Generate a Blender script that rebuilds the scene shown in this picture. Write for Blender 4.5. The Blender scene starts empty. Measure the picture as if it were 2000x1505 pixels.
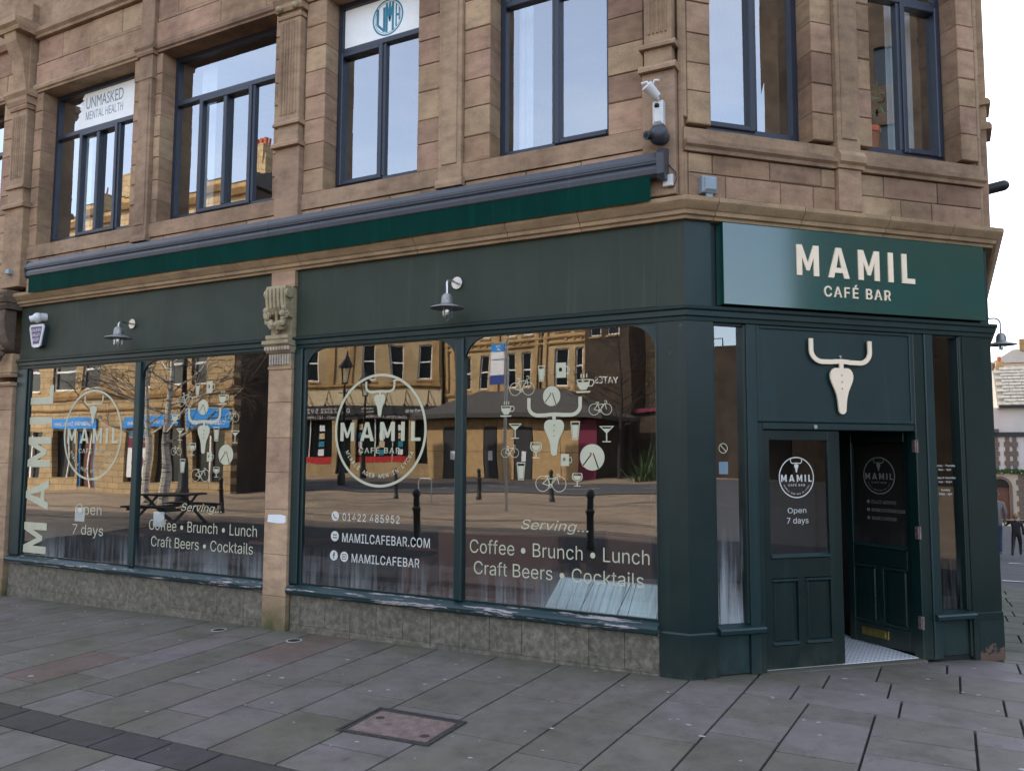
import bpy, bmesh, math, random
from mathutils import Vector, Matrix
R_ = math.radians
random.seed(7)
scene = bpy.context.scene
col = scene.collection

# ------------------------------------------------------------------ camera
cam_d = bpy.data.cameras.new("camera"); cam = bpy.data.objects.new("camera", cam_d); col.objects.link(cam)
FW = Vector((-0.47011997, 0.87869916, 0.08291563)); RT = Vector((0.88191066, 0.47139297, 0.0047182)); UP = Vector((0.03493997, -0.0753423, 0.9965454))
cam.matrix_world = Matrix(((RT.x, UP.x, -FW.x, 1.84977), (RT.y, UP.y, -FW.y, -6.43423), (RT.z, UP.z, -FW.z, 1.76), (0, 0, 0, 1)))
cam_d.sensor_fit = 'HORIZONTAL'; cam_d.sensor_width = 36.0; cam_d.lens = 36.0 * 1592.47 / 2000.0
cam_d.clip_start = 0.1; cam_d.clip_end = 3000
scene.camera = cam

# ------------------------------------------------------------------ light
SUN_EL = R_(40); SUN_AZ = R_(-35)      # azimuth from +Y towards +X
world = bpy.data.worlds.new("World"); scene.world = world; world.use_nodes = True
wn = world.node_tree; wn.nodes.clear()
def wnode(t, **k):
    n = wn.nodes.new(t)
    for a, b in k.items(): setattr(n, a, b)
    return n
wout = wnode('ShaderNodeOutputWorld'); bg = wnode('ShaderNodeBackground'); sky = wnode('ShaderNodeTexSky')
sky.sky_type = 'NISHITA'; sky.sun_disc = False; sky.sun_elevation = SUN_EL; sky.sun_rotation = SUN_AZ
sky.air_density = 1.0; sky.dust_density = 2.0; sky.ozone_density = 1.2
tc = wnode('ShaderNodeTexCoord'); mp = wnode('ShaderNodeMapping'); mp.inputs['Scale'].default_value = (1.0, 1.0, 3.2)
cn = wnode('ShaderNodeTexNoise'); cn.inputs['Scale'].default_value = 1.7; cn.inputs['Detail'].default_value = 7; cn.inputs['Roughness'].default_value = .55
cr = wnode('ShaderNodeValToRGB'); cr.color_ramp.elements[0].position = .45; cr.color_ramp.elements[1].position = .85
cr.color_ramp.elements[1].color = (.6, .6, .6, 1)
cm = wnode('ShaderNodeMixRGB'); cm.inputs['Color2'].default_value = (5.2, 5.05, 4.9, 1)
wn.links.new(tc.outputs['Generated'], mp.inputs['Vector']); wn.links.new(mp.outputs['Vector'], cn.inputs['Vector'])
wn.links.new(cn.outputs['Fac'], cr.inputs['Fac']); wn.links.new(cr.outputs['Color'], cm.inputs['Fac'])
cr.color_ramp.elements[0].color = (.20, .20, .20, 1)     # thin veil of high cloud over the whole sky
wn.links.new(sky.outputs['Color'], cm.inputs['Color1']); wn.links.new(cm.outputs['Color'], bg.inputs['Color'])
bg.inputs['Strength'].default_value = 0.12
wn.links.new(bg.outputs['Background'], wout.inputs['Surface'])
sd = bpy.data.lights.new("sun", 'SUN'); sd.energy = 2.0; sd.angle = R_(0.5); sd.color = (1.0, .90, .76)
sun = bpy.data.objects.new("sun", sd); col.objects.link(sun)
sv = Vector((math.sin(SUN_AZ) * math.cos(SUN_EL), math.cos(SUN_AZ) * math.cos(SUN_EL), math.sin(SUN_EL)))
sun.rotation_euler = sv.to_track_quat('Z', 'Y').to_euler(); sun.location = (0, 0, 30)
vs = scene.view_settings; vs.view_transform = 'Standard'; vs.look = 'None'; vs.exposure = 2.3; vs.gamma = 1.0; vs.use_curve_mapping = False
scene.render.engine = 'CYCLES'
cy = scene.cycles; cy.use_denoising = True; cy.max_bounces = 8; cy.diffuse_bounces = 3; cy.glossy_bounces = 4; cy.transparent_max_bounces = 12
cy.caustics_reflective = False; cy.caustics_refractive = False; cy.sample_clamp_indirect = 6.0

# ------------------------------------------------------------------ materials
def srgb(r, g, b):
    f = lambda c: (c / 255) / 12.92 if c / 255 < .04045 else ((c / 255 + .055) / 1.055) ** 2.4
    return (f(r), f(g), f(b), 1)
class NT:
    def __init__(s, name):
        s.m = bpy.data.materials.new(name); s.m.use_nodes = True; s.t = s.m.node_tree; s.t.nodes.clear()
        s.out = s.n('ShaderNodeOutputMaterial')
    def n(s, t, **k):
        n = s.t.nodes.new(t)
        for a, b in k.items():
            if a.startswith('i_'): n.inputs[a[2:].replace('_', ' ')].default_value = b
            else: setattr(n, a, b)
        return n
    def l(s, a, b): s.t.links.new(a, b)
    def pos(s, scale=(1, 1, 1)):
        g = s.n('ShaderNodeNewGeometry'); m = s.n('ShaderNodeMapping'); m.inputs['Scale'].default_value = scale
        s.l(g.outputs['Position'], m.inputs['Vector']); return m.outputs['Vector']
    def noise(s, scale, detail=4, rough=.5, mscale=(1, 1, 1), dist=0):
        n = s.n('ShaderNodeTexNoise'); n.inputs['Scale'].default_value = scale; n.inputs['Detail'].default_value = detail
        n.inputs['Roughness'].default_value = rough; n.inputs['Distortion'].default_value = dist
        s.l(s.pos(mscale), n.inputs['Vector']); return n.outputs['Fac']
    def rnd(s): return s.n('ShaderNodeObjectInfo').outputs['Random']
    def ramp(s, fac, stops):
        r = s.n('ShaderNodeValToRGB'); e = r.color_ramp.elements
        while len(e) < len(stops): e.new(.5)
        for i, (p, c) in enumerate(stops):
            e[i].position = p; e[i].color = c if len(c) == 4 else (*c, 1)
        s.l(fac, r.inputs['Fac']); return r.outputs['Color']
    def mix(s, fac, a, b, mode='MIX'):
        m = s.n('ShaderNodeMixRGB', blend_type=mode)
        for sock, v in ((m.inputs['Fac'], fac), (m.inputs['Color1'], a), (m.inputs['Color2'], b)):
            if isinstance(v, bpy.types.NodeSocket): s.l(v, sock)
            elif isinstance(v, (int, float)): sock.default_value = v
            else: sock.default_value = v if len(v) == 4 else (*v, 1)
        return m.outputs['Color']
    def math(s, op, a, b=0.0, c=None, clamp=False):
        m = s.n('ShaderNodeMath', operation=op, use_clamp=clamp)
        for i, v in enumerate((a, b, c)):
            if v is None: continue
            if isinstance(v, bpy.types.NodeSocket): s.l(v, m.inputs[i])
            else: m.inputs[i].default_value = v
        return m.outputs[0]
    def bsdf(s, color, rough=.6, metal=0, bump=None, bstr=.3, bdist=.01, spec=.5, coat=0):
        p = s.n('ShaderNodeBsdfPrincipled')
        for k, v in (('Base Color', color), ('Roughness', rough), ('Metallic', metal), ('Specular IOR Level', spec), ('Coat Weight', coat)):
            if isinstance(v, bpy.types.NodeSocket): s.l(v, p.inputs[k])
            elif isinstance(v, (int, float)): p.inputs[k].default_value = v
            else: p.inputs[k].default_value = v if len(v) == 4 else (*v, 1)
        if bump is not None:
            b = s.n('ShaderNodeBump'); b.inputs['Strength'].default_value = bstr; b.inputs['Distance'].default_value = bdist
            s.l(bump, b.inputs['Height']); s.l(b.outputs['Normal'], p.inputs['Normal'])
        s.l(p.outputs['BSDF'], s.out.inputs['Surface']); return p
def z_of(t):
    g = t.n('ShaderNodeNewGeometry'); x = t.n('ShaderNodeSeparateXYZ'); t.l(g.outputs['Position'], x.inputs[0]); return x.outputs

def simple(name, c, rough=.6, metal=0, var=.12, scale=8, bump=0, spec=.5):
    t = NT(name); n = t.noise(scale, 4)
    k = t.ramp(n, [(.3, tuple(x * (1 - var) for x in c[:3])), (.7, tuple(min(1, x * (1 + var)) for x in c[:3]))])
    t.bsdf(k, rough, metal, t.noise(scale * 12, 3) if bump else None, bump, spec=spec); return t.m

def stone_mat(name, cols, dirt=.5, grain=.35, objvar=True, damp=False):
    t = NT(name)
    if objvar:
        c = t.ramp(t.rnd(), [(i / (len(cols) - 1), k) for i, k in enumerate(cols)])
    else: c = t.ramp(t.noise(1.3, 3), [(.3, cols[0]), (.7, cols[-1])])
    # soft bedding bands and mottling inside each stone
    c = t.mix(.55, c, t.ramp(t.noise(5, 6, .6, (1, 1, 2.4)), [(.3, (.55, .50, .46)), (.5, (.98, .96, .92)), (.70, (1.32, 1.26, 1.12))]), 'MULTIPLY')
    c = t.mix(dirt, c, t.ramp(t.noise(.9, 6, .65, (1, 1, .55)), [(.38, (.34, .31, .30)), (.56, (1, 1, 1))]), 'MULTIPLY')
    c = t.mix(.5, c, t.ramp(t.noise(70, 3, .7), [(.35, (.78, .77, .75)), (.65, (1.15, 1.14, 1.12))]), 'MULTIPLY')
    if damp:
        z = z_of(t)[2]
        f = t.math('MULTIPLY', t.math('SUBTRACT', .45, z, clamp=True), t.math('MULTIPLY', t.noise(4, 4), 3.2), clamp=True)
        c = t.mix(f, c, (.07, .075, .03))
    h = t.mix(.5, t.noise(45, 5, .7), t.noise(9, 5, .6))
    t.bsdf(c, .9, 0, h, grain, .012, spec=.25); return t.m

M = {}
M['stone'] = stone_mat('ashlar sandstone', [(.33, .215, .140), (.42, .295, .190), (.40, .255, .185), (.28, .180, .125), (.45, .325, .205), (.37, .24, .165), (.43, .285, .198)], .62)
M['stone_dress'] = stone_mat('dressed sandstone', [(.34, .23, .155), (.38, .27, .18), (.31, .21, .15)], .6)
M['stone_cornice'] = stone_mat('cornice sandstone', [(.36, .25, .155), (.41, .295, .185)], .35)
M['stone_carved'] = stone_mat('carved sandstone', [(.40, .34, .22), (.42, .35, .23)], .4, .5)
M['stone_shaft'] = stone_mat('pilaster sandstone', [(.44, .30, .19), (.48, .33, .22), (.42, .28, .19)], .35, .25, damp=True)
M['mortar'] = simple('mortar', (.17, .135, .10), .95, bump=.4)
def paint(name, c, rough=.38, wear=0, lo=.85, hi=1.15, spec=.5):
    t = NT(name); n = t.noise(2.2, 5, .6, (1, 1, .35))
    k = t.ramp(n, [(.3, tuple(x * lo for x in c)), (.7, tuple(x * hi for x in c))])
    dz = t.math('MULTIPLY', t.math('MULTIPLY', t.math('SUBTRACT', .30, z_of(t)[2], clamp=True), 2.6), t.math('SUBTRACT', t.noise(7, 7, .7, (1, 1, .6)), .30, clamp=True), clamp=True)
    k = t.mix(dz, k, (.13, .12, .09))
    drip = t.math('MULTIPLY', t.math('SUBTRACT', t.noise(1, 5, .6, (16, 16, .6)), .56, clamp=True), 1.6, clamp=True)
    k = t.mix(drip, k, tuple(x * 2.4 + .006 for x in c))
    r = t.math('ADD', t.math('MULTIPLY', t.noise(3.5, 5), .3), rough - .15)
    if wear:
        w = t.math('GREATER_THAN', t.noise(13, 9, .8), .725 - wear * .07)
        k = t.mix(w, k, (.30, .24, .2))
    t.bsdf(k, r, 0, t.mix(.5, t.noise(60, 2, .5, (1, 1, .15)), t.noise(7, 3)), .12, .008, spec=spec); return t.m
M['green'] = paint('dark green gloss paint', (.0025, .0155, .0150), .36, .5)
M['green_frame'] = paint('blue green frame paint', (.0045, .023, .024), .42, .6)
M['fascia'] = paint('green paint with fascia light', (.030, .041, .029), .6, 0, .88, 1.12, .3)  # same green as the pillars, lightened to carry the light on the fascia
M['green_panel'] = paint('satin panel paint', (.0045, .024, .024), .45, 0)
M['door'] = paint('door paint', (.0025, .0135, .0130), .33, .2)
t = NT('peeling sill paint')
n = t.noise(2.6, 8, .68, (.8, 11, 11)); n2 = t.noise(11, 6, .7, (.8, 6, 6))
f = t.math('GREATER_THAN', t.math('ADD', t.math('MULTIPLY', n, .7), t.math('MULTIPLY', n2, .3)), .555)
k = t.mix(t.noise(8, 4), (.30, .24, .23), (.38, .34, .35))
t.bsdf(t.mix(f, (.006, .026, .028), k), .5, 0, t.math('MULTIPLY', f, -1), .5, .004); M['sill'] = t.m
t = NT('mottled grey tile')
k = t.ramp(t.noise(16, 8, .72, (1, 1, 1), .3), [(.32, (.068, .060, .046)), (.5, (.140, .122, .096)), (.68, (.240, .212, .172))])
k = t.mix(.5, k, t.ramp(t.rnd(), [(0, (.80, .80, .80)), (1, (1.15, 1.13, 1.10))]), 'MULTIPLY')
k = t.mix(.35, k, t.ramp(t.noise(2, 4), [(.4, (.6, .66, .5)), (.6, (1, 1, 1))]), 'MULTIPLY')
t.bsdf(k, .62, 0, t.noise(60, 4), .15, .004); M['tile'] = t.m
M['frame'] = simple('anthracite window frame', (.022, .028, .045), .38, 0, .1)
M['slate'] = simple('slate roof', (.06, .055, .05), .8, 0, .3, 6, .3); M['pane_dark'] = simple('dark room', (.012, .016, .018), .12, spec=.6)
M['dark'] = simple('near black', (.008, .009, .01), .7)
M['awning_metal'] = paint('awning aluminium', (.040, .045, .056), .42)
M['valance'] = paint('green canvas', (.0012, .032, .024), .85, 0, .8, 1.15, .08)
M['cream'] = simple('cream lettering', (.88, .72, .53), .5, 0, .04)
M['vinyl_shaded'] = simple('vinyl darkened for lobby shade', (.16, .17, .15), .5, 0, .05)  # lettering vinyl with the lobby's shade put into its colour
M['vinyl'] = simple('pale green vinyl', (.48, .47, .34), .5, 0, .05)
M['vinyl_white'] = simple('white vinyl', (.58, .58, .54), .5, 0, .05)
M['steel'] = simple('brushed steel', (.55, .54, .52), .35, 1, .1, 20)
M['white_plastic'] = simple('white plastic', (.62, .62, .62), .4)
M['grey_plastic'] = simple('blue grey plastic', (.24, .30, .34), .45)
M['dark_plastic'] = simple('charcoal plastic', (.03, .036, .05), .4)
M['brass'] = simple('aged brass', (.42, .32, .09), .38, 1, .25, 25)
M['hinge'] = simple('worn hinge steel', (.22, .17, .16), .45, .7, .5, 60)
M['iron'] = simple('black iron', (.012, .012, .013), .45)
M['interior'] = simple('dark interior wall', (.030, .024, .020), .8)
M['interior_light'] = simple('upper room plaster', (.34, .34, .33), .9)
M['wood_dark'] = simple('brown leather', (.13, .05, .03), .5)
M['paper'] = simple('white paper', (.74, .76, .78), .7, 0, .05)
M['poster_white'] = simple('white window film', (.88, .90, .90), .6, 0, .03); M['blind'] = simple('pale curtain', (.62, .66, .70), .9, 0, .08)
M['white_paint'] = simple('white paint', (.78, .76, .72), .6)
M['terracotta'] = simple('terracotta', (.42, .10, .045), .8)
M['leaf'] = simple('leaf green', (.05, .10, .03), .7, 0, .4, 30)
M['asphalt'] = simple('asphalt', (.055, .055, .058), .9, 0, .25, 3, .3)
M['blue_sign'] = simple('blue shop sign', (.01, .22, .62), .5)
M['red_strip'] = simple('red strip', (.42, .02, .02), .5)
M['teal_logo'] = simple('teal logo', (.02, .20, .30), .5)
M['slate_text'] = simple('slate blue text', (.17, .25, .31), .5)
t = NT('white penny tiles'); s3 = t.n('ShaderNodeSeparateXYZ'); t.l(t.pos((1, 1, 1)), s3.inputs[0])
cs = math.sqrt(.5)
uu = t.math('ADD', t.math('MULTIPLY', s3.outputs[0], cs * 22), t.math('MULTIPLY', s3.outputs[1], cs * 22))
vv = t.math('ADD', t.math('MULTIPLY', s3.outputs[0], cs * 22), t.math('MULTIPLY', s3.outputs[1], -cs * 22))
du = t.math('ABSOLUTE', t.math('SUBTRACT', t.math('FRACT', uu), .5)); dv = t.math('ABSOLUTE', t.math('SUBTRACT', t.math('FRACT', vv), .5))
f = t.math('LESS_THAN', t.math('ADD', du, dv), .26)
t.bsdf(t.mix(f, (.62, .64, .66), (.05, .055, .06)), .4); M['penny'] = t.m

def glass(name, boost=1.5, base=.06, wave=.0, cond=0, ztop=1.0, tint=(.9, .95, .95)):
    t = NT(name)
    lw = t.n('ShaderNodeLayerWeight'); lw.inputs['Blend'].default_value = .5
    f = t.math('ADD', t.math('MULTIPLY', t.math('ADD', t.math('MULTIPLY', t.math('POWER', lw.outputs['Facing'], 4.0), .95), .045), boost), base, clamp=True)
    gl = t.n('ShaderNodeBsdfGlossy'); gl.inputs['Roughness'].default_value = 0.0; gl.inputs['Color'].default_value = (.97, .98, 1, 1)
    tr = t.n('ShaderNodeBsdfTransparent'); tr.inputs['Color'].default_value = (*tint, 1)
    if wave:
        b = t.n('ShaderNodeBump'); b.inputs['Strength'].default_value = wave; b.inputs['Distance'].default_value = .02
        t.l(t.noise(1.1, 1, .4), b.inputs['Height']); t.l(b.outputs['Normal'], gl.inputs['Normal'])
    m = t.n('ShaderNodeMixShader'); t.l(f, m.inputs[0]); t.l(tr.outputs[0], m.inputs[1]); t.l(gl.outputs[0], m.inputs[2])
    res = m.outputs[0]
    if cond:
        z = z_of(t)[2]
        grad = t.math('DIVIDE', t.math('SUBTRACT', ztop, z), ztop - .42, clamp=True)
        st = t.math('MULTIPLY', t.noise(1, 5, .6, (26, 26, .9)), t.noise(2.2, 3, .5, (1, 1, .5)))
        st = t.math('MULTIPLY', t.math('SUBTRACT', st, .20, clamp=True), 6.5, clamp=True)
        fac = t.math('MULTIPLY', t.math('MULTIPLY', st, t.math('POWER', grad, 1.3)), cond, clamp=True)
        df = t.n('ShaderNodeBsdfDiffuse'); df.inputs['Color'].default_value = (.30, .32, .33, 1)
        m2 = t.n('ShaderNodeMixShader'); t.l(fac, m2.inputs[0]); t.l(res, m2.inputs[1]); t.l(df.outputs[0], m2.inputs[2]); res = m2.outputs[0]
    t.l(res, t.out.inputs['Surface']); return t.m
M['shop_glass'] = glass('shop window glass', 2.2, .105, .13, .6, .85)
M['side_glass'] = glass('side light glass', 1.8, .13, .02, 1.5, 1.3)
M['door_glass'] = glass('door glass', 1.2, .02, 0, .3, 1.2)
M['upper_glass'] = glass('upper window glass', 2.2, .22, .03)
M['far_glass'] = glass('far window glass', 1.4, .05)
M['lamp_glass'] = glass('lamp glass', 1.6, .12)
t = NT('green sign panel'); t.bsdf(t.ramp(t.noise(1.5, 2), [(.3, (.001, .054, .043)), (.7, (.0015, .062, .050))]), .26, 0, None, spec=.3, coat=1.0).inputs['Coat Roughness'].default_value = .09; t.t.nodes['Principled BSDF'].inputs['Coat IOR'].default_value = 1.8; M['sign'] = t.m

# ------------------------------------------------------------------ mesh helpers
def tfA(u, w, z): return (u, w, z)
def tfB(u, w, z): return (u * cs - w * cs, u * cs + w * cs, z)
CX = 2.213
def tfC(u, w, z): return (CX - w, CX + u, z)
def tfI(u, w, z): return (u, w, z)
class MB:
    def __init__(s, tf=tfI): s.v = []; s.f = []; s.tf = tf
    def add(s, vs, fs):
        o = len(s.v); s.v += [s.tf(*p) for p in vs]; s.f += [tuple(o + i for i in f) for f in fs]; return s
    def box(s, u0, u1, w0, w1, z0, z1):
        return s.add([(u0, w0, z0), (u1, w0, z0), (u1, w1, z0), (u0, w1, z0), (u0, w0, z1), (u1, w0, z1), (u1, w1, z1), (u0, w1, z1)],
                     [(0, 1, 2, 3), (4, 5, 6, 7), (0, 1, 5, 4), (1, 2, 6, 5), (2, 3, 7, 6), (3, 0, 4, 7)])
    def cbox(s, u0, u1, w0, w1, z0, z1, c=.008):   # front edge chamfered (front = smaller w)
        return s.add([(u0 + c, w0, z0 + c), (u1 - c, w0, z0 + c), (u1 - c, w0, z1 - c), (u0 + c, w0, z1 - c),
                      (u0, w0 + c, z0), (u1, w0 + c, z0), (u1, w0 + c, z1), (u0, w0 + c, z1),
                      (u0, w1, z0), (u1, w1, z0), (u1, w1, z1), (u0, w1, z1)],
                     [(0, 1, 2, 3), (0, 1, 5, 4), (1, 2, 6, 5), (2, 3, 7, 6), (3, 0, 4, 7), (4, 5, 9, 8), (5, 6, 10, 9), (6, 7, 11, 10), (7, 4, 8, 11), (8, 9, 10, 11)])
    def prism(s, poly, w0, w1):                    # poly of (u,z), extruded through w
        n = len(poly)
        return s.add([(u, w0, z) for u, z in poly] + [(u, w1, z) for u, z in poly],
                     [tuple(range(n)), tuple(range(2 * n - 1, n - 1, -1))] + [(i, (i + 1) % n, n + (i + 1) % n, n + i) for i in range(n)])
    def prof(s, poly, u0, u1):                     # poly of (w,z), extruded along u
        n = len(poly)
        return s.add([(u0, w, z) for w, z in poly] + [(u1, w, z) for w, z in poly],
                     [tuple(range(n)), tuple(range(2 * n - 1, n - 1, -1))] + [(i, (i + 1) % n, n + (i + 1) % n, n + i) for i in range(n)])
    def tube(s, pts, r, n=8, r1=None, cap=True):
        P = [Vector(p) for p in pts]; rr = r if isinstance(r, (list, tuple)) else [r + ((r1 if r1 is not None else r) - r) * i / max(1, len(P) - 1) for i in range(len(P))]
        vs = []; fs = []; a = None
        for i, p in enumerate(P):
            d = (P[min(i + 1, len(P) - 1)] - P[max(i - 1, 0)]).normalized()
            if a is None: a = d.orthogonal().normalized()
            a = (a - d * a.dot(d)).normalized() if (a - d * a.dot(d)).length > 1e-5 else d.orthogonal().normalized()
            b = d.cross(a)
            for k in range(n):
                q = p + (a * math.cos(2 * math.pi * k / n) + b * math.sin(2 * math.pi * k / n)) * rr[i]; vs.append(tuple(q))
        for i in range(len(P) - 1):
            for k in range(n): fs.append((i * n + k, i * n + (k + 1) % n, (i + 1) * n + (k + 1) % n, (i + 1) * n + k))
        if cap: fs += [tuple(range(n)), tuple(range(len(vs) - 1, len(vs) - n - 1, -1))]
        return s.add(vs, fs)
    def lathe(s, prof, c, n=16):                   # prof of (r,z) about vertical axis at c=(u,w,z)
        vs = [(c[0] + r * math.cos(2 * math.pi * k / n), c[1] + r * math.sin(2 * math.pi * k / n), c[2] + z) for r, z in prof for k in range(n)]
        fs = [(i * n + k, i * n + (k + 1) % n, (i + 1) * n + (k + 1) % n, (i + 1) * n + k) for i in range(len(prof) - 1) for k in range(n)]
        return s.add(vs, fs)
    def ball(s, c, r, n=8, m=5, sz=1):
        return s.lathe([(r * math.sin(math.pi * i / m) + 1e-4, -r * sz * math.cos(math.pi * i / m)) for i in range(m + 1)], c, n)
    def build(s, name, mat, parent=None, smooth=False, **props):
        xs = [v[0] for v in s.v]; ys = [v[1] for v in s.v]; zs = [v[2] for v in s.v]
        o0 = Vector(((min(xs) + max(xs)) / 2, (min(ys) + max(ys)) / 2, min(zs)))
        me = bpy.data.meshes.new(name); me.from_pydata([Vector(v) - o0 for v in s.v], [], s.f)
        bm = bmesh.new(); bm.from_mesh(me); bmesh.ops.recalc_face_normals(bm, faces=bm.faces); bm.to_mesh(me); bm.free()
        if smooth:
            for p in me.polygons: p.use_smooth = True
            try: me.set_sharp_from_angle(angle=R_(35))
            except Exception: pass
        me.materials.append(M[mat] if isinstance(mat, str) else mat)
        o = bpy.data.objects.new(name, me); col.objects.link(o)
        place(o, o0, parent)
        for k, v in props.items(): o[k] = v
        return o
def world_loc(o):
    v = Vector(o.location)
    while o.parent: o = o.parent; v += Vector(o.location)
    return v
def place(o, p, parent):
    if parent: o.parent = parent; o.location = Vector(p) - world_loc(parent)
    else: o.location = p
def thing(name, label, cat, loc=(0, 0, 0), group=None):
    o = bpy.data.objects.new(name, None); col.objects.link(o); o.empty_display_size = .2; o.location = loc
    o['label'] = label; o['category'] = cat
    if group: o['group'] = group
    return o
def tag(o, label, cat, group=None):
    o['label'] = label; o['category'] = cat
    if group: o['group'] = group
    return o
def copy_thing(src, loc, label):
    r = src.copy(); col.objects.link(r); r.location = loc; r['label'] = label
    for ch in src.children:
        c = ch.copy(); col.objects.link(c); c.parent = r
        for g in ch.children: d = g.copy(); col.objects.link(d); d.parent = c
    return r

def curve_mesh(cu):
    o = bpy.data.objects.new('tmp', cu); col.objects.link(o)
    dg = bpy.context.evaluated_depsgraph_get(); dg.update()
    me = bpy.data.meshes.new_from_object(o.evaluated_get(dg)); bpy.data.objects.remove(o)
    vs = [tuple(v.co) for v in me.vertices]; fs = [tuple(p.vertices) for p in me.polygons]; bpy.data.meshes.remove(me)
    return vs, fs
def flat_decal(vs, fs, tf, w, th, xf):             # vs in a 2d plane (x,y): xf maps (x,y)->(u,z)
    mb = MB(tf); n = len(vs); P = [xf(v[0], v[1]) for v in vs]
    edge = {}
    for f in fs:
        for i in range(len(f)):
            a, b = f[i], f[(i + 1) % len(f)]; k = (min(a, b), max(a, b)); edge[k] = edge.get(k, 0) + 1
    F = list(fs)
    if th > 0:
        F += [tuple(n + i for i in f) for f in fs] + [(a, b, n + b, n + a) for (a, b), c in edge.items() if c == 1]
        mb.add([(u, w, z) for u, z in P] + [(u, w + th, z) for u, z in P], F)
    else: mb.add([(u, w, z) for u, z in P], F)
    return mb
TXT = {}
FONT = None
try:
    import os
    FONT = bpy.data.fonts.load(os.path.join(bpy.utils.resource_path('LOCAL'), 'datafiles', 'fonts', 'Inter.woff2'))   # Blender's own bundled interface font
except Exception:
    FONT = None
LSP = {'CAFÉ BAR': 1.22, '01422 485952': 1.12, 'MAMILCAFEBAR.COM': 1.06, 'MAMILCAFEBAR': 1.06, 'CAFÉ': 1.22, 'BAR': 1.22, '01422': 1.12, '485952': 1.12, '01422 ': 1.12}
def text_geo(s, bold=0.0, shear=0.0):
    k = (s, bold, shear)
    if k not in TXT:
        cu = bpy.data.curves.new('t', 'FONT'); cu.body = s
        if FONT and s != 'UNMASKED': cu.font = FONT
        cu.offset = bold; cu.shear = shear; cu.resolution_u = 3; cu.space_character = LSP.get(s, 1.0)
        vs, fs = curve_mesh(cu); bpy.data.curves.remove(cu)
        xs = [v[0] for v in vs]; ys = [v[1] for v in vs]; TXT[k] = (vs, fs, min(xs), max(xs), min(ys), max(ys))
    return TXT[k]
def text(s, tf, u0, u1, z0, z1, w, mat, parent, name='lettering', bold=0.0, shear=0.0, th=.0008, mirror=False):
    vs, fs, x0, x1, y0, y1 = text_geo(s, bold, shear); words = s.split(' '); o = None
    for i, wd in enumerate(words):
        if not wd: continue
        end = text_geo(' '.join(words[:i + 1]), bold, shear)[3]
        vs, fs, a0, a1, b0, b1 = text_geo(wd, bold, shear); dx = end - a1
        def xf(x, y):
            a = (x + dx - x0) / (x1 - x0)
            return (u1 + (u0 - u1) * a if mirror else u0 + (u1 - u0) * a, z0 + (z1 - z0) * (y - y0) / (y1 - y0))
        o = flat_decal(vs, fs, tf, w, th, xf).build(name, mat, parent)
    return o
def loops_geo(loops):
    cu = bpy.data.curves.new('s', 'CURVE'); cu.dimensions = '2D'; cu.fill_mode = 'BOTH'
    for lp in loops:
        sp = cu.splines.new('POLY'); sp.points.add(len(lp) - 1); sp.use_cyclic_u = True
        for i, (x, y) in enumerate(lp): sp.points[i].co = (x, y, 0, 1)
    r = curve_mesh(cu); bpy.data.curves.remove(cu); return r
def shape(loops, tf, w, mat, parent, name='emblem', th=.0008, xf=lambda x, y: (x, y)):
    vs, fs = loops_geo(loops); return flat_decal(vs, fs, tf, w, th, xf).build(name, mat, parent)
def ell(cx, cz, rx, rz, n=40, a0=0, a1=360):
    return [(cx + rx * math.cos(R_(a0 + (a1 - a0) * i / n)), cz + rz * math.sin(R_(a0 + (a1 - a0) * i / n))) for i in range(n if a1 - a0 == 360 else n + 1)]
def ring(cx, cz, rx, rz, t, n=40): return [ell(cx, cz, rx, rz, n), ell(cx, cz, rx - t, rz - t, n)]
def bar(a, b, t):
    d = Vector((b[0] - a[0], b[1] - a[1])); p = Vector((-d.y, d.x)).normalized() * t / 2
    return [(a[0] + p.x, a[1] + p.y), (b[0] + p.x, b[1] + p.y), (b[0] - p.x, b[1] - p.y), (a[0] - p.x, a[1] - p.y)]
def ribbon(pts, t):
    L = []; Rr = []
    for i, p in enumerate(pts):
        a = Vector(pts[max(i - 1, 0)]); b = Vector(pts[min(i + 1, len(pts) - 1)]); d = (b - a).normalized(); q = Vector((-d.y, d.x)) * t / 2
        L.append((p[0] + q.x, p[1] + q.y)); Rr.append((p[0] - q.x, p[1] - q.y))
    return L + Rr[::-1]
# block capitals, unit height, used for the big name
def gM(w=.80, s=.19): return [[(0, 0), (0, 1), (s * 1.02, 1), (w / 2, .42), (w - s * 1.02, 1), (w, 1), (w, 0), (w - s, 0), (w - s, .60), (w / 2 + .055, .17), (w / 2 - .055, .17), (s, .60), (s, 0)]], w
def gA(w=.78, s=.19): return [[(0, 0), (w / 2 - s * .52, 1), (w / 2 + s * .52, 1), (w, 0), (w - s * 1.04, 0), (w - s * 1.04 - .045, .17), (s * 1.04 + .045, .17), (s * 1.04, 0)], [(s + .105, .335), (w - s - .105, .335), (w / 2, .80)]], w
def gI(s=.19): return [[(0, 0), (0, 1), (s, 1), (s, 0)]], s
def gL(w=.50, s=.19): return [[(0, 0), (0, 1), (s, 1), (s, .17), (w, .17), (w, 0)]], w
def mamil(tf, xf, w, mat, parent, th=.0008, gap=.34):
    x = 0; G = []
    for g in (gM(), gA(), gM(), gI(), gL()):
        G.append((g[0], x)); x += g[1] + gap
    tot = x - gap
    for loops, off in G:
        vs, fs = loops_geo([[((px + off) / tot, py) for px, py in lp] for lp in loops])
        flat_decal(vs, fs, tf, w, th, xf).build('letter', mat, parent)
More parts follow.
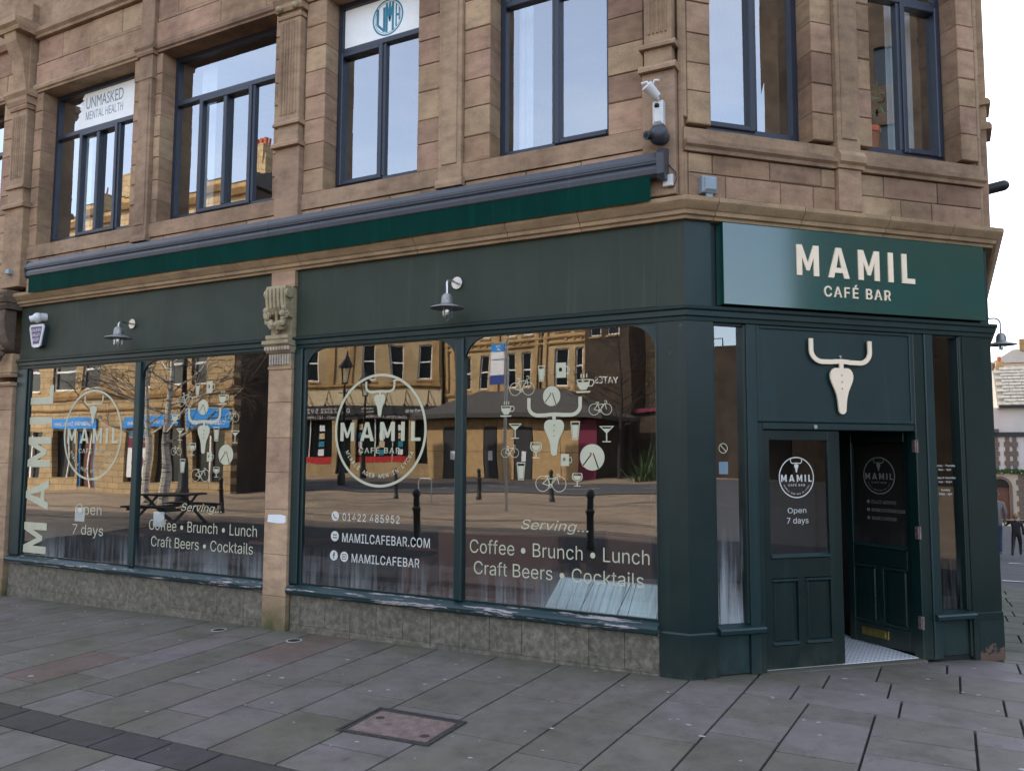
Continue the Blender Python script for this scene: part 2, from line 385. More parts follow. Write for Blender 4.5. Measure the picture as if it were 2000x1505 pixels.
def emblem(tf, u0, u1, z0, z1, w, mat, parent, th, name='emblem'):   # handlebar horns over a saddle skull
    W = u1 - u0; H = z1 - z0; X = lambda x: u0 + W * x; Z = lambda z: z0 + H * z; t = .062 * W
    pts = [(.034, 1.0), (.034, .88)] + [(.205 + .171 * math.cos(R_(a)), .85 + .155 * math.sin(R_(a))) for a in range(180, 271, 10)] + [(.36, .697), (.40, .703), (.5, .708), (.60, .703), (.64, .697)] + \
          [(.795 + .171 * math.cos(R_(a)), .85 + .155 * math.sin(R_(a))) for a in range(270, 361, 10)] + [(.966, .88), (.966, 1.0)]
    P = [(X(x), Z(z)) for x, z in pts]
    shape([ribbon(P, t)], tf, w, mat, parent, name, th)
    shape([[(X(.468), Z(.725)), (X(.532), Z(.725)), (X(.532), Z(.60)), (X(.468), Z(.60))]], tf, w - .0006, mat, parent, name, th)
    half = [(.0, .598), (.05, .618), (.10, .618), (.145, .598), (.172, .56), (.182, .52), (.178, .47), (.160, .42), (.135, .37), (.105, .31), (.085, .25), (.070, .18), (.062, .10), (.056, .04), (.035, .01), (0, .0)]
    saddle = [(X(.5 + a), Z(b)) for a, b in half] + [(X(.5 - a), Z(b)) for a, b in half[-2:0:-1]]
    holes = [ell(X(.5), Z(b), .012 * W, .012 * W, 10) for b in (.52, .43, .34)]
    shape([saddle] + holes, tf, w - .0012, mat, parent, name, th)

exec_sections = []
# ------------------------------------------------------------------ ground and paving
def gz(x, y):
    b = .013 * (max(min(x, 6), -40) - max(min(y, 1.0), -60))
    if y > 1: b -= .0515 * (min(y, 19) - 1) + (.032 * (min(y, 60) - 19) if y > 19 else 0)
    return b
def sheet(name, xs, ys, dz, mat, label_kind='structure', fn=gz):
    mb = MB(); mb.add([(x, y, fn(x, y) + dz) for y in ys for x in xs],
                      [(j * len(xs) + i, j * len(xs) + i + 1, (j + 1) * len(xs) + i + 1, (j + 1) * len(xs) + i) for j in range(len(ys) - 1) for i in range(len(xs) - 1)])
    o = mb.build(name, mat if not hasattr(mat, 'node_tree') else mat); o['kind'] = label_kind; return o
t = NT('square paving'); br = t.n('ShaderNodeTexBrick'); br.inputs['Scale'].default_value = 1.0
br.inputs['Brick Width'].default_value = .9; br.inputs['Row Height'].default_value = .5; br.inputs['Mortar Size'].default_value = .012
br.inputs['Color1'].default_value = (.25, .18, .115, 1); br.inputs['Color2'].default_value = (.30, .225, .15, 1); br.inputs['Mortar'].default_value = (.03, .03, .03, 1)
t.l(t.pos(), br.inputs['Vector'])
t.bsdf(t.mix(.5, br.outputs['Color'], t.ramp(t.noise(.5, 6), [(.35, (.6, .6, .6)), (.65, (1.2, 1.15, 1.1))]), 'MULTIPLY'), .75, 0, t.noise(20, 4), .2); M['square'] = t.m
xs = [-400, -120, -60, -50, -40, -30, -20, -14, -10, -6, -3, 0, 1.5, 2.2, 3, 6, 10, 20, 60, 200, 400]
ys = [-400, -120, -60, -50, -40, -30, -20, -14, -10, -6, -3, -1, 0, 1.0, 2.2, 4, 6, 9, 12, 15, 19, 25, 35, 45, 60, 100, 400]
sheet('ground', xs, ys, -.030, 'square')
sheet('road', [2.2, 8, 30], [9.5, 12, 15, 19, 25, 35, 43.2], -.012, 'asphalt')
sheet('carriageway', [-90, -40, -20, -10, 0, 6, 30], [-32.5, -28, -24], -.012, 'asphalt')

sheet('east_shade_sheet', [4.8, 8, 20, 45], [-60, -30, -10, 0, 5.0, 9.4], -.012, 'asphalt')  # dark asphalt stands in for shade on the ground to the east
for nm_, y_, w_, m_ in (('kerb', -24.0, .18, 'mortar'), ('kerb', -32.6, .18, 'mortar'), ('drain_channel', -12.3, .12, 'dark'), ('drain_channel', -17.8, .10, 'dark'), ('kerb', -9.3, .14, 'mortar')):
    sheet(nm_, [-90, -40, -20, -10, 0, 6], [y_, y_ + w_], .004 if nm_ == 'drain_channel' else .05, m_)
for k_ in range(9): sheet('road_marking', [-38 + k_ * 4, -36.2 + k_ * 4], [-28.3, -28.15], -.006, simple('road paint', (.5, .48, .42), .7) if k_ == 0 else bpy.data.materials['road paint'])

def slab_mat(name, cols, moss=0):
    t = NT(name); c = t.ramp(t.rnd(), [(i / (len(cols) - 1), k) for i, k in enumerate(cols)])
    patch = t.ramp(t.noise(1.1, 5, .6), [(.40, (.88, .90, .82)), (.60, (1.07, 1.03, 1.10))])
    c = t.mix(.9, c, patch, 'MULTIPLY')
    c = t.mix(.5, c, t.ramp(t.noise(9, 7, .7, (1, 1, 1), .4), [(.3, (.72, .72, .7)), (.7, (1.18, 1.18, 1.16))]), 'MULTIPLY')
    c = t.mix(.35, c, t.ramp(t.noise(160, 2, .6), [(.3, (.7, .7, .7)), (.7, (1.2, 1.2, 1.2))]), 'MULTIPLY')
    c = t.mix(.8, c, t.ramp(t.noise(2.6, 7, .7), [(.34, (.70, .69, .66)), (.50, (1, 1, 1)), (.72, (1.14, 1.13, 1.10))]), 'MULTIPLY')
    c = t.mix(.7, c, t.ramp(t.noise(1, 6, .75, (14, 5, 5)), [(.30, (.55, .54, .52)), (.40, (1, 1, 1))]), 'MULTIPLY')
    # chewing gum and lichen spots
    v = t.n('ShaderNodeTexVoronoi'); v.inputs['Scale'].default_value = 5.5; v.inputs['Randomness'].default_value = 1; t.l(t.pos((1, 1, 0)), v.inputs['Vector'])
    f = t.math('LESS_THAN', t.math('ADD', v.outputs['Distance'], t.math('MULTIPLY', t.noise(30, 2), .03)), t.math('MULTIPLY', t.math('SUBTRACT', t.noise(6, 2), .42), .35))
    c = t.mix(t.math('MULTIPLY', f, .75), c, (.30, .30, .28))
    # damp moss close to the walls
    s = z_of(t)
    d = t.math('MAXIMUM', t.math('MULTIPLY', s[1], -1), t.math('SUBTRACT', s[0], s[1]))
    f = t.math('MULTIPLY', t.math('SUBTRACT', .42, d, clamp=True), t.math('MULTIPLY', t.noise(2.5, 5), 2.2), clamp=True)
    c = t.mix(f, c, (.060, .062, .035))
    t.bsdf(c, t.math('ADD', t.math('MULTIPLY', t.noise(2, 4), .3), .6), 0, t.mix(.4, t.noise(40, 5, .7), t.noise(6, 4)), .5, .012, spec=.25); return t.m
M['slab'] = slab_mat('riven paving stone', [(.150, .136, .108), (.158, .140, .126), (.130, .118, .094), (.172, .150, .142), (.146, .129, .106), (.162, .142, .128)])
M['slab_dark'] = slab_mat('dark band stone', [(.060, .053, .050), (.068, .060, .058), (.058, .054, .048)])
M['slab_pink'] = slab_mat('pink paving stone', [(.158, .112, .094), (.155, .115, .098)])
pave = sheet('pavement', [-16, -12, -9, -6, -3, 0, 1.5, 3, 5.0, 8.0], [-9, -6, -4, -3, -2, -1, 0, 1.0, 2.2, 3, 5, 7, 9.4], -.018, simple('dark joint sand', (.022, .021, .02), .95))
NSL = [0]
def slab(pts, mat='slab'):
    if len(pts) < 3: return
    cx = sum(p[0] for p in pts) / len(pts); cyy = sum(p[1] for p in pts) / len(pts)
    def ins(p, g):
        d = Vector((cx - p[0], cyy - p[1])); L = d.length
        return (p[0] + math.copysign(min(g, abs(d.x)), d.x), p[1] + math.copysign(min(g, abs(d.y)), d.y))
    tl = [random.uniform(-.0008, .0008) for _ in range(3)]
    zt = lambda p: gz(*p) + .004 + tl[0] + tl[1] * (p[0] - cx) * 2 + tl[2] * (p[1] - cyy) * 2
    a = [ins(p, .0070 + random.uniform(0, .002)) for p in pts]; b = [ins(p, .004) for p in a]; n = len(pts)
    mb = MB(); mb.add([(*p, gz(*p) - .03) for p in a] + [(*p, zt(p) - .003) for p in a] + [(*p, zt(p)) for p in b],
        [tuple(range(2 * n, 3 * n))] + [(i, (i + 1) % n, n + (i + 1) % n, n + i) for i in range(n)] + [(n + i, n + (i + 1) % n, 2 * n + (i + 1) % n, 2 * n + i) for i in range(n)])
    mb.build('paving_slab', mat, pave); NSL[0] += 1
# columns of slabs: (x at y=0, x at y=-2.9); then the cross joints known in each column
cols_ = [(.92, .84), (.445, .446), (.0, .0), (-.487, -.43), (-1.10, -1.03), (-1.715, -1.54), (-2.345, -2.08), (-2.80, -2.50), (-3.28, -2.93), (-3.85, -3.48), (-4.30, -3.92), (-4.76, -4.35), (-5.28, -4.86), (-5.76, -5.58), (-6.25, -6.1), (-6.76, -6.6), (-7.3, -7.1), (-7.85, -7.6), (-8.4, -8.1), (-8.95, -8.6), (-9.5, -9.15), (-10.1, -9.7), (-10.7, -10.3), (-11.3, -10.9)]
cross = {0: [-.83, -1.18, -2.0], 1: [-.62, -1.44, -2.2], 2: [-.44, -1.27, -2.08], 3: [-1.02, -1.95, -2.7], 4: [-.79, -1.62, -2.5], 5: [-.59, -1.50, -2.05], 6: [-.44, -1.34, -2.15], 7: [-.62, -1.62, -2.45], 8: [-1.09, -1.95], 9: [-.62, -1.49, -2.41], 10: [-1.29, -2.12], 11: [-.40, -.80, -1.55, -2.46], 12: [-1.16, -2.12]}
def colx(i, y): a, b = cols_[i]; return a + (b - a) * (-y / 2.9)
for i in range(len(cols_) - 1):
    js = cross.get(i)
    if js is None:
        js = []; y = -random.uniform(.25, .8)
        while y > -2.7: js.append(y); y -= random.uniform(.65, 1.05)
    top = -.19 if i == 0 else .06
    segs = [top] + js + [-2.895]
    for a, b in zip(segs[:-1], segs[1:]):
        m = 'slab_pink' if (i, round(b, 2)) in ((11, -2.46), (8, -1.09), (15, 9)) else 'slab'
        slab([(colx(i, a), a), (colx(i + 1, a), a), (colx(i + 1, b), b), (colx(i, b), b)], m)
    xo = .15
    slab([(colx(i, -2.9) + xo, -2.9), (colx(i + 1, -2.9) + xo, -2.9), (colx(i + 1, -3.2) + xo, -3.2), (colx(i, -3.2) + xo, -3.2)], 'slab_dark')
    y = -3.2
    for yy in (-3.2 - random.uniform(.5, .9), -4.6):
        slab([(colx(i, y), y), (colx(i + 1, y), y), (colx(i + 1, yy), yy), (colx(i, yy), yy)]); y = yy
# right of the corner: courses that swing round the entrance
def rl(k, x): return {0: 1.19 - .19 * (x - 1.77), 1: .687 - .15 * (x - .949), 2: .247 - .147 * (x - .782), 3: -.216 - .138 * (x - .792), 4: 1.62 - .2 * (x - 1.77), 5: 2.1 - .2 * (x - 1.77)}[k]
def rowslab(ka, kb, x0, x1, s0=0, s1=0): slab([(x0, rl(ka, x0)), (x1, rl(ka, x1)), (x1 + s1, rl(kb, x1)), (x0 + s0, rl(kb, x0))])
for a, b, xs_ in ((5, 4, [1.55, 2.3, 3.0, 3.8, 4.5, 5.3]), (4, 0, [1.2, 1.77, 2.45, 3.2, 3.9, 4.5, 5.3]), (0, 1, [.75, 1.285, 1.86, 2.55, 3.3, 4.5, 5.3]), (1, 2, [.45, .945, 1.395, 2.125, 2.8, 3.6, 4.5]), (2, 3, [.445, .78, 1.49, 2.2, 2.9, 3.6, 4.5])):
    for x0, x1 in zip(xs_[:-1], xs_[1:]): rowslab(a, b, x0, x1)
slab([(.04, .065), (.44, .50), (.44, .065)]); slab([(.445, .44), (.80, .80), (.80, rl(2, .8) - .0), (.445, rl(2, .445))])
for (xa, xb), js in (((.905, 1.35), [-.585, -1.35, -2.3]), ((1.35, 1.93), [-.79, -1.15, -1.9]), ((1.93, 2.55), [-.68, -1.5, -2.3]), ((2.55, 3.2), [-.9, -1.7]), ((3.2, 4.5), [-1.2, -2])):
    ya = rl(3, xa); yb = rl(3, xb)
    for j in js + [-2.895]:
        d = -.02 * (xa - .9); lx = (lambda y: colx(0, y)) if xa < 1 else (lambda y: xa); slab([(lx(ya), ya), (xb, yb), (xb, j + d), (lx(j), j)]); ya, yb = j, j + d
for x0 in (.9, 1.5, 2.2, 2.9, 3.6): slab([(x0, -2.9), (x0 + .65, -2.9), (x0 + .65, -3.2), (x0, -3.2)], 'slab_dark')
for xa, xb in ((2.2, 2.75), (2.75, 3.5), (3.5, 4.3), (4.3, 5.2)): slab([(xa, 2.15), (xb, 2.15), (xb, rl(5, xb)), (xa, rl(5, xa))])
for j_ in range(13):
    x_ = 2.18; k_ = random.uniform(.2, .6)
    while x_ < 7.0:
        w_ = random.uniform(.6, .95) * (k_ if x_ < 2.2 else 1); slab([(x_, 2.15 + j_ * .56), (x_ + w_, 2.15 + j_ * .56), (x_ + w_, 2.71 + j_ * .56), (x_, 2.71 + j_ * .56)]); x_ += w_
gum = MB(); rg = random.Random(21)
for i in range(140):
    gx = rg.uniform(-9, 3.2); gy = rg.uniform(-3.6, .3) if gx < .2 else rg.uniform(-2.6, gx - .35)
    if -1.75 < gx < -.85 and -2.35 < gy < -1.65 and rg.random() < .7: continue
    r = rg.uniform(.005, .016) * (1.35 if rg.random() < .15 else 1); n = 9; ph = rg.uniform(0, 6)
    ring_ = [(gx + r * (1 + .25 * math.sin(3 * a_ + ph)) * math.cos(a_) * 1.2, gy + r * (1 + .2 * math.sin(2 * a_ + ph)) * math.sin(a_)) for a_ in [2 * math.pi * k / n for k in range(n)]]
    gum.add([(x, y, gz(x, y) + .0072) for x, y in ring_], [tuple(range(n))])
o = gum.build('chewing_gum', simple('trodden gum', (.34, .34, .31), .8)); o['kind'] = 'stuff'
# manhole cover and two wall-foot drains
mh = thing('manhole_cover', 'rectangular rusty brown manhole cover set in the paving in the foreground', 'manhole cover', (-1.31, -2.0, gz(-1.31, -2.0)))
MQ = [(-1.633, -2.283), (-.941, -2.255), (-.973, -1.736), (-1.682, -1.743)]
def quadring(Q, g0, g1, z):
    c = (sum(p[0] for p in Q) / 4, sum(p[1] for p in Q) / 4)
    I = lambda g: [(p[0] + math.copysign(g, c[0] - p[0]), p[1] + math.copysign(g, c[1] - p[1])) for p in Q]
    a, b = I(g0), I(g1); mb = MB(); n = 4
    mb.add([(*p, gz(*p) + z) for p in a] + [(*p, gz(*p) + z) for p in b] + [(*p, gz(*p) - .02) for p in a] + [(*p, gz(*p) - .02) for p in b],
           [(i, (i + 1) % 4, 4 + (i + 1) % 4, 4 + i) for i in range(4)] + [(i, (i + 1) % 4, 8 + (i + 1) % 4, 8 + i) for i in range(4)] + [(4 + i, 4 + (i + 1) % 4, 12 + (i + 1) % 4, 12 + i) for i in range(4)]); return mb, I
t = NT('rusty cover'); n = t.noise(16, 8, .75)
t.bsdf(t.mix(.35, t.ramp(n, [(.3, (.10, .062, .050)), (.5, (.19, .135, .115)), (.7, (.26, .21, .185))]), t.ramp(t.noise(110, 2), [(.4, (.4, .35, .3)), (.6, (1, 1, 1))]), 'MULTIPLY'), .8, 0, t.mix(.5, t.noise(90, 2), n), .6, .006); M['rust'] = t.m
M['iron_worn'] = simple('worn cast iron', (.055, .05, .045), .55, .3, .5, 60, .4)
mb, I = quadring(MQ, -.006, .028, .014); mb.build('frame', 'iron_worn', mh)
mb, I = quadring(MQ, .034, .052, .010); mb.build('rim', 'iron_worn', mh)
q = I(.034); q = [(p[0] + math.copysign(.052, -1.31 - p[0]), p[1] + math.copysign(.052, -2.0 - p[1])) for p in MQ]
mb = MB(); mb.add([(*p, gz(*p) + .006) for p in q], [(0, 1, 2, 3)]); mb.build('cover_plate', 'rust', mh)
for kx, ky in ((-1.54, -1.93), (-1.07, -2.10)):
    mb = MB(); mb.lathe([(0, .010), (.024, .010), (.032, .007)], (kx, ky, gz(kx, ky)), 10); mb.build('keyhole', simple('keyhole rust', (.05, .026, .02), .7) if 'keyhole rust' not in bpy.data.materials else bpy.data.materials['keyhole rust'], mh)
for dx, dy, lb in ((-4.805, -.33, 'round drain grate left of the stone pilaster foot'), (-3.76, -.36, 'round drain grate right of the stone pilaster foot')):
    d = thing('drain_grate', 'small ' + lb, 'drain', (dx, dy, gz(dx, dy)), 'round drain grates at the wall foot')
    z0 = gz(dx, dy) + .005
    mb = MB(); mb.lathe([(.062, 0), (.062, .004), (.078, .004), (.078, 0)], (dx, dy, z0), 24); mb.build('rim', 'vinyl_white' if False else simple('pale drain rim', (.34, .34, .31), .6) if 'pale drain rim' not in bpy.data.materials else bpy.data.materials['pale drain rim'], d)
    mb = MB(); mb.lathe([(0, 0), (.062, 0)], (dx, dy, z0 + .001), 24); mb.build('sump', 'dark', d)
    for k in range(-2, 3):
        mb = MB(); h = math.sqrt(.062 ** 2 - (k * .021) ** 2); mb.box(dx + k * .021 - .004, dx + k * .021 + .004, dy - h, dy + h, z0 + .001, z0 + .004); mb.build('grate_bar', 'iron_worn', d)

# ------------------------------------------------------------------ the stone building
bld = thing('corner_building', 'brown sandstone corner building with a chamfered corner, tall upstairs windows and stone pilasters', 'building', (-3, 3, 0))
ZT = 7.40
def part(mb, name, mat, parent=None, smooth=False, **p): return mb.build(name, mat, parent or bld, smooth, **p)
wall = part(MB().box(-8.0, -7.9, 1.2, 1.3, 4.4, 4.5), 'wall', 'mortar')      # replaced below by the backing of the ashlar
bm_parts = []
BLK = [0]
def block(tf, u0, u1, z0, z1, w=0.0, d=.24, mat='stone', g=.0035):
    j = random.uniform(-.004, .004)
    MB(tf).cbox(u0 + g, u1 - g, w + j, w + d, z0 + g, z1 - g, random.uniform(.004, .009)).build('stone_block', mat, wall); BLK[0] += 1
backing = []
def region(tf, u0, u1, z0, z1, h=.30, w=0, wid=(.35, .7), d=.24, off=0.0, mat='stone'):
    n = max(1, round((z1 - z0) / h)); zs = [z0 + (z1 - z0) * i / n for i in range(n + 1)]
    zs = [zs[0]] + [z + random.uniform(-.02, .02) for z in zs[1:-1]] + [zs[-1]]
    for k in range(n):
        if u1 - u0 < .62: us = [u0, u1]
        else:
            us = [u0]; first = True
            while us[-1] < u1:
                s = random.uniform(*wid) * (.6 if first and k % 2 else 1); first = False; us.append(us[-1] + s)
            us = [u for u in us if u < u1 - .14] + [u1]
        for a, b in zip(us[:-1], us[1:]): block(tf, a, b, zs[k], zs[k + 1], w, d, mat)
    backing.append((tf, u0 + .006, u1 - .006, w + .014, w + d - .01, z0 + .004, z1 - .004))
SZ0, SZ1 = 4.50, 6.62
# face A piers (between and beside the openings), pilasters stand in front
region(tfA, -9.00, -8.83, SZ0, SZ1, .28)
region(tfA, -6.96, -6.80, SZ0, SZ1, .27); region(tfA, -6.56, -6.45, SZ0, SZ1, .27)
region(tfA, -4.59, -4.48, SZ0, SZ1, .28); region(tfA, -4.14, -3.86, SZ0, SZ1, .28)
region(tfA, -2.67, -2.39, SZ0, SZ1, .28); region(tfA, -2.13, -1.84, SZ0, SZ1, .28)
region(tfA, -.66, -.335, SZ0, SZ1, .28)
# face A: band under the sills, frieze above
region(tfA, -9.00, -.335, 3.88, 4.32, .22)
region(tfA, -9.00, -.335, 6.74, 7.02, .30, -.015, (.7, 1.3)); region(tfA, -9.00, -.335, 7.06, 7.38, .32)
region(tfA, -11.6, -9.42, 3.0, 4.4, .30); region(tfA, -9.72, -9.42, 4.5, 6.62, .28); region(tfA, -11.6, -9.42, 6.7, 7.4, .33)
# face B
region(tfB, .045, .27, SZ0, SZ1, .28); region(tfB, 1.27, 1.49, SZ0, SZ1, .28); region(tfB, 1.73, 1.90, SZ0, SZ1, .28); region(tfB, 2.90, 3.10, SZ0, SZ1, .28)
region(tfB, .045, 1.49, 3.88, 4.25, .19, 0, (.3, .62)); region(tfB, 1.73, 3.10, 3.88, 4.25, .19, 0, (.3, .62))
region(tfB, .045, 3.10, 6.74, 7.02, .3, -.015, (.6, 1.1)); region(tfB, .045, 3.10, 7.06, 7.38, .32)
mbk = {}
bw = MB()
for tf, a, b, c, d, e, f in backing:
    m = MB(tf).box(a, b, c, d, e, f); o = len(bw.v); bw.v += m.v; bw.f += [tuple(o + i for i in q) for q in m.f]
me = bpy.data.meshes.new('wall'); o0 = world_loc(wall); me.from_pydata([Vector(v) - o0 for v in bw.v], [], bw.f); me.materials.append(M['mortar'])
bm = bmesh.new(); bm.from_mesh(me); bmesh.ops.recalc_face_normals(bm, faces=bm.faces); bm.to_mesh(me); bm.free(); wall.data = me
def mould(tf, u0, u1, prof, name, mat, e0=0, e1=0, parent=None):   # prof (out, z)
    n = len(prof); mb = MB(tf)
    mb.add([(u0 - o * e0, -o, z) for o, z in prof] + [(u1 + o * e1, -o, z) for o, z in prof],
           [tuple(range(n)), tuple(range(2 * n - 1, n - 1, -1))] + [(i, (i + 1) % n, n + (i + 1) % n, n + i) for i in range(n)])
    return mb.build(name, mat, parent or bld)
E_ = math.tan(R_(22.5))
# cornice over the shopfront
CP = [(-.2, 3.672), (.055, 3.672), (.060, 3.695), (.085, 3.705), (.090, 3.735), (.105, 3.745), (.140, 3.785), (.150, 3.80), (.150, 3.835), (.04, 3.868), (-.2, 3.868)]
for a, b in zip([-9.02, -7.70, -6.52, -5.15, -4.57, -4.06, -2.6, -1.6, -.89], [-7.70, -6.52, -5.15, -4.57, -4.06, -2.6, -1.6, -.89, 0]):
    mould(tfA, a + .003, b - (.003 if b else 0), CP, 'cornice_stone', 'stone_cornice', 0, E_ if b == 0 else 0)
for a, b in zip([0, .24, 1.06, 1.93, 2.63], [.24, 1.06, 1.93, 2.63, 3.13]):
    mould(tfB, a + (.003 if a else 0), b - (.003 if b < 3.1 else 0), CP, 'cornice_stone', 'stone_cornice', E_ if a == 0 else 0, E_ if b > 3.1 else 0)
mould(tfC, 0, 3.0, CP, 'cornice_stone', 'stone_cornice', E_, 0); mould(tfC, 3.006, 6.8, CP, 'cornice_stone', 'stone_cornice')
# weathered sills (slope up to the frames) and string course on the chamfer
SP = [(-.24, 4.325), (.012, 4.325), (.012, 4.495), (-.19, 4.562), (-.24, 4.562)]
for a, b in ((-9.0, -6.80), (-6.56, -4.48), (-4.14, -2.39), (-2.13, -.335)): mould(tfA, a, b, SP, 'sill_stone', 'stone_dress')
mould(tfA, -11.6, -9.42, SP, 'sill_stone', 'stone_dress')
SPB = [(-.24, 4.345), (.016, 4.345), (.016, 4.455), (-.19, 4.545), (-.24, 4.545)]
for a, b in ((.0, 1.49), (1.73, 3.13)):
    mould(tfB, a, b, SPB, 'sill_stone', 'stone_dress')
    mould(tfB, a, b, [(-.2, 4.255), (.028, 4.255), (.030, 4.285), (.058, 4.305), (.062, 4.342), (-.2, 4.342)], 'string_course', 'stone_dress')
mould(tfB, 1.475, 1.745, [(-.2, 4.255), (.066, 4.255), (.068, 4.285), (.098, 4.305), (.102, 4.36), (.066, 4.41), (-.2, 4.41)], 'string_course', 'stone_dress')
# lintel band and upper strings
LP = [(-.24, 6.622), (.02, 6.622), (.022, 6.645), (.045, 6.66), (.05, 6.70), (.03, 6.735), (-.24, 6.735)]
for a, b in ((-9.0, -6.82), (-6.54, -4.50), (-4.12, -2.41), (-2.11, -.34)): mould(tfA, a, b, LP, 'lintel_stone', 'stone_dress')
mould(tfA, -11.6, -9.42, LP, 'lintel_stone', 'stone_dress'); mould(tfB, .0, 3.13, LP, 'lintel_stone', 'stone_dress')
for a, b in ((-9.0, -6.82), (-6.54, -4.50), (-4.12, -2.41), (-2.11, -.34)):
    mould(tfA, a, b, [(-.1, 7.022), (.012, 7.022), (.012, 7.056), (-.1, 7.056)], 'string_course', 'stone_dress')
    mould(tfA, a, b, [(-.24, 7.385), (.05, 7.385), (.055, 7.42), (.09, 7.45), (.09, 7.50), (.0, 7.535), (-.24, 7.535)], 'string_course', 'stone_dress')
mould(tfA, -11.6, -9.42, [(-.24, 7.385), (.05, 7.385), (.09, 7.45), (.09, 7.50), (-.24, 7.535)], 'string_course', 'stone_dress')
# upper pilasters
def pilaster(tf, u0, u1, out, z0, z1, cap=None, base=None, flutes=None, name='pilaster', panel=False, mat='stone_dress'):
    p = MB(tf).cbox(u0, u1, -out, .10, z0, z1, .006).build(name, mat, bld)
    if cap:
        for a, b, e in cap: mould(tf, u0 - e, u1 + e, [(0, a), (out + e * .6, a), (out + e, (a + b) / 2), (out + e, b), (0, b)], 'capital_moulding', mat, parent=p)
    if base:
        for a, b, e in base: mould(tf, u0 - e, u1 + e, [(0, a), (out + e, a), (out + e, (a + b) / 2), (out + e * .4, b), (0, b)], 'base_moulding', mat, parent=p)
    if flutes:
        a, b, n = flutes; m = .03; w = (u1 - u0 - 2 * m) / n
        for i in range(n):
            c = u0 + m + w * (i + .5)
            MB(tf).cbox(c - w * .24, c + w * .24, -out - .016, -out, a, b, .010).build('fillet', mat, p)
    return p
pilaster(tfA, -6.80, -6.56, .055, 4.30, 7.38, [(6.60, 6.66, .03), (6.66, 6.72, .05), (6.30, 6.32, .01)], [(4.28, 4.36, .02)])
MB(tfA).cbox(-6.765, -6.595, -.068, -.055, 4.48, 6.22, .006).build('pilaster_panel', 'stone_dress', bld)
pilaster(tfA, -2.39, -2.13, .045, 4.30, 7.38, [(6.60, 6.72, .04)], [(4.28, 4.36, .02)])
MB(tfA).cbox(-2.345, -2.175, -.058, -.045, 4.50, 6.22, .006).build('pilaster_panel', 'stone_dress', bld)
pilaster(tfA, -4.48, -4.14, .07, 3.88, 5.02, None, None)
pilaster(tfA, -4.46, -4.16, .075, 5.02, 6.62, [(6.46, 6.50, .02), (6.54, 6.62, .04), (6.62, 6.72, .06)], [(5.02, 5.08, .045), (5.26, 5.31, .035)], (5.38, 6.42, 6))
pilaster(tfA, -4.46, -4.16, .06, 6.72, 7.38)
for z in (6.56,):
    for u in (-4.42, -4.20): MB(tfA).ball((u, -.13, z), .035, 10, 6).build('capital_scroll', 'stone_carved', bld, True)
pilaster(tfA, -9.42, -9.0, .09, 3.95, 5.1, None, [(5.03, 5.10, .04)]); pilaster(tfA, -9.38, -9.04, .085, 5.1, 6.5, [(6.40, 6.46, .03), (6.46, 6.56, .06), (6.56, 6.66, .09)], [(5.30, 5.35, .03)], (5.45, 6.32, 6))
pilaster(tfA, -9.36, -9.06, .07, 6.66, 7.9)
mould(tfA, -9.34, -9.08, [(0, 6.7), (.10, 6.72), (.13, 6.9), (.16, 7.1), (.26, 7.3), (.28, 7.42), (0, 7.42)], 'console', 'stone_dress')
mould(tfA, -9.46, -8.96, [(0, 7.42), (.30, 7.42), (.32, 7.47), (.36, 7.50), (.36, 7.58), (0, 7.6)], 'capital_moulding', 'stone_dress')
pilaster(tfA, -.325, -.045, .075, 3.88, 4.94); pilaster(tfA, -.305, -.065, .08, 4.94, 6.62, None, [(4.94, 5.0, .04), (5.14, 5.19, .035)], (5.27, 6.5, 5))
pilaster(tfA, -.325, -.045, .07, 6.62, 7.38)
MB(tfA).cbox(-.045, .0, .0, .24, 3.88, 7.38, .01).build('corner_quoin', 'stone_dress', bld); MB(tfB).cbox(.0, .045, .0, .24, 3.88, 4.255, .01).build('corner_quoin', 'stone_dress', bld); MB(tfB).cbox(.0, .045, .0, .24, 4.55, 7.38, .01).build('corner_quoin', 'stone_dress', bld)
pilaster(tfB, 1.49, 1.73, .045, 3.88, 4.255, mat='stone'); pilaster(tfB, 1.49, 1.73, .045, 4.41, 7.38); MB(tfB).cbox(1.53, 1.69, -.058, -.045, 4.52, 6.4, .006).build('pilaster_panel', 'stone_dress', bld)
# return face C and its edge pilaster
MB(tfB).cbox(3.10, 3.13, .0, .24, 3.88, 7.38, .008).build('corner_quoin', 'stone_dress', bld)
region(tfC, .0, 6.8, 3.88, 7.38, .30)
pilaster(tfC, .25, .62, .06, 3.88, 4.9, None, None); pilaster(tfC, .28, .59, .07, 4.9, 6.62, None, [(4.90, 4.97, .04), (5.15, 5.21, .035)])
MB(tfC).box(0, 6.8, .0, .3, -.6, 3.6).build('side_wall', 'green', bld)
